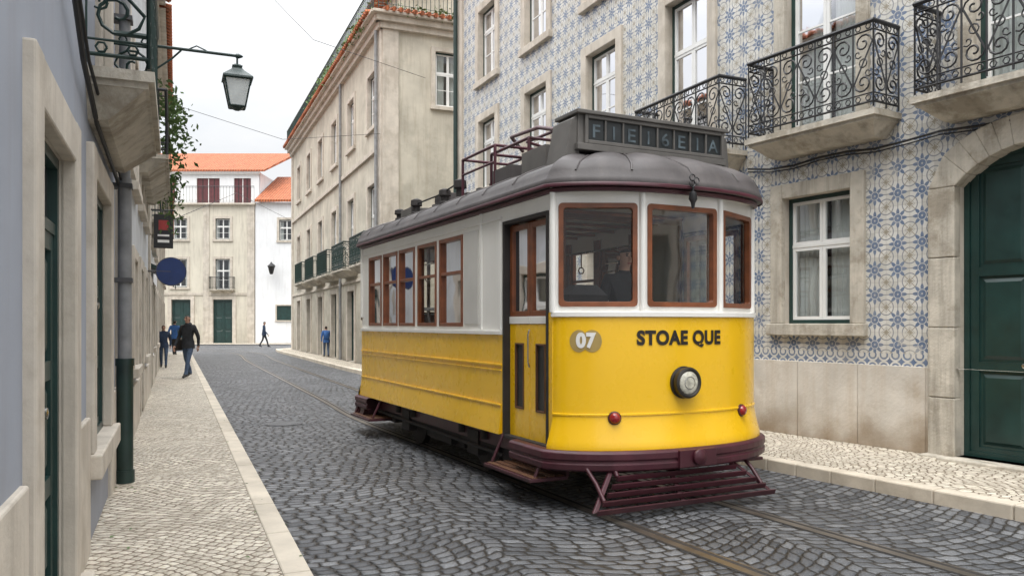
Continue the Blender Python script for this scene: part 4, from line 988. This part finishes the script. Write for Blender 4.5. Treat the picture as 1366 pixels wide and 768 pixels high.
# inner wooden window lining on the side walls
for a,b in sw:
    for xs_ in (.052,W-.075):
        mb.box(xs_,xs_+.023,a-.06,a+.01,1.5,2.68,'tram_wood'); mb.box(xs_,xs_+.023,b-.01,b+.06,1.5,2.68,'tram_wood')
for x in (.12,W-.12): mb.tube([(x+.5*(1 if x<1 else -1),.9,2.45),(x+.5*(1 if x<1 else -1),L-.9,2.45)],.014,'chrome',6)
for k in range(8):
    for xx in (.62,W-.62): mb.tube([(xx,1.2+k*.5,2.44),(xx,1.2+k*.5,2.28)],.008,'tram_wood_dark',5); mb.tube([(xx+.04*cos(a*pi/3),1.2+k*.5,2.24+.04*sin(a*pi/3)) for a in range(7)],.008,'tram_wood_dark',5)
for k in range(10): mb.tube([(.1,.95+k*.44,2.74),(W-.1,.95+k*.44,2.74)],.02,'tram_wood',6)
mb.box(.95,1.25,-.2,.05,.72,1.55,'tram_under'); mb.lathe((1.1,-.08,1.55),(0,0,1),[(0,.12),(.1,.12),(.12,.05),(.16,.03)],'chrome',12); mb.box(1.09,1.3,-.1,-.06,1.68,1.71,'chrome')
mb.box(.2,.6,.06,.25,.72,1.86,'tram_under'); mb.hexa([(.2,.06,1.86),(.6,.06,1.86),(.6,.25,1.86),(.2,.25,1.86)],[(.28,.08,1.95),(.5,.08,1.95),(.5,.2,1.95),(.28,.2,1.95)],'tin_dark')
mb.tube([(1.8,.1,.72),(1.8,.1,2.7)],.016,'chrome',6)
mb.finish('interior',tram,MT)
person('driver',1.02,.42,.72,0,1.62,0.0,'jacket_black','trousers_dark',parent=tram,M=MT)
# roof gear
mb=MB()
zr=3.20
for x in (.75,1.5): mb.box(x-.03,x+.03,.6,5.4,zr-.02,zr+.05,'tram_wood_dark')
for k in range(13): y=.65+k*.38; mb.box(.62,1.64,y,y+.09,zr+.05,zr+.075,'tram_roof')
mb.box(.34,.75,.75,1.25,3.12,3.34,'sign_box_grey'); mb.box(.34,.7,1.5,1.95,3.10,3.28,'tram_roof'); mb.box(.9,1.5,1.5,2.2,3.26,3.38,'tram_roof')
def fr_(x0,x1,y0,y1,z0,z1,r=.018,m='tram_maroon'):
    for x in (x0,x1):
        for y in (y0,y1): mb.tube([(x,y,z0),(x,y,z1)],r,m,6)
        mb.tube([(x,y0,z1),(x,y1,z1)],r,m,6); 
    for y in (y0,y1): mb.tube([(x0,y,z1),(x1,y,z1)],r,m,6)
fr_(.35,.95,1.9,2.8,3.05,3.56); fr_(.4,1.4,1.2,2.1,3.15,3.50)
mb.tube([(.35,1.9,3.38),(.35,2.8,3.38)],.015,'tram_maroon',6)
mb.tube([(.30,.50,3.42),(.4,1.0,3.56),(.5,1.8,3.64),(.9,2.3,3.62)],.02,'tram_maroon',8); mb.tube([(.6,.50,3.44),(.7,1.1,3.60),(.8,2.0,3.66),(1.3,2.2,3.64)],.018,'tram_maroon',8)
mb.tube([(.95,1.9,3.58),(1.15,3.6,3.40),(1.15,5.2,3.32)],.022,'tram_under',8)
mb.lathe((1.1,2.6,3.22),(0,0,1),[(0,.2),(.06,.2),(.08,.1),(.2,.08),(.24,.04)],'tram_under',14)
for (x,y,h) in ((.38,2.95,.26),(.34,3.35,.2),(.34,4.4,.22),(.34,5.1,.17),(.5,3.9,.2)):
    mb.lathe((x,y,3.08),(0,0,1),[(0,.07),(.05,.07),(.06,.05),(h*.6,.05),(h*.65,.08),(h,.075),(h+.02,.03)],'tram_under',12)
mb.box(.36,.62,3.4,3.75,3.08,3.27,'tram_roof'); mb.box(.3,.6,4.5,4.95,3.06,3.22,'sign_box_grey')
mb.tube([(.34,2.95,3.3),(.34,3.6,3.25),(.34,4.4,3.25),(.34,5.1,3.20)],.012,'cable',5)
mb.finish('roof_equipment',tram,MT,bevel=.004)
# ------------------------------------------------------------ sky, sun, camera
w=bpy.data.worlds.new('World'); scene.world=w; w.use_nodes=True; g=G(w.node_tree); bg=w.node_tree.nodes['Background']
sky=g.node('ShaderNodeTexSky'); sky.sky_type='NISHITA'; sky.sun_disc=False; sky.air_density=1.0; sky.dust_density=2.0
skyc=g.mix(1.0,sky.outputs[0],(.1,.1,.1),'MULTIPLY')
tc=g.node('ShaderNodeTexCoord'); sp=g.node('ShaderNodeSeparateXYZ'); g.put(sp.inputs[0],tc.outputs['Generated'])
mp=g.node('ShaderNodeMapping'); mp.inputs['Scale'].default_value=(1,1,2.5); g.put(mp.inputs[0],tc.outputs['Generated'])
n=g.noise(2.6,7,mp.outputs[0],.6)
zen=g.m('ADD',.96,g.m('MULTIPLY',g.m('POWER',g.m('MAXIMUM',sp.outputs[2],0.0),2.5),6.3))
cl=g.ramp(n,[(.3,(.80,.84,.89)),(.6,(.97,.972,.975))])
vm=g.node('ShaderNodeVectorMath',operation='SCALE'); g.put(vm.inputs[0],cl); g.put(vm.inputs[3],zen)
c=g.mix(.93,skyc,vm.outputs[0])
g.put(bg.inputs[0],c); bg.inputs[1].default_value=1.0
sl=bpy.data.lights.new('sun','SUN'); sl.energy=1.5; sl.angle=radians(30); sl.color=(1,.95,.87)
so=bpy.data.objects.new('sun',sl); scene.collection.objects.link(so)
sd=Vector((-.28,-.75,1.35)).normalized()
so.rotation_euler=sd.to_track_quat('Z','Y').to_euler()
sky.sun_elevation=math.asin(sd.z); sky.sun_rotation=atan2(sd.x,sd.y)
cam=bpy.data.cameras.new('camera'); cam.lens=28; cam.sensor_width=36; cam.shift_y=48/1366; cam.clip_end=1500; cam.clip_start=.05
co=bpy.data.objects.new('camera',cam); scene.collection.objects.link(co); co.location=(0,0,1.6); co.rotation_euler=(radians(90),0,0); scene.camera=co
scene.view_settings.view_transform='Standard'; scene.view_settings.look='None'; scene.view_settings.exposure=0
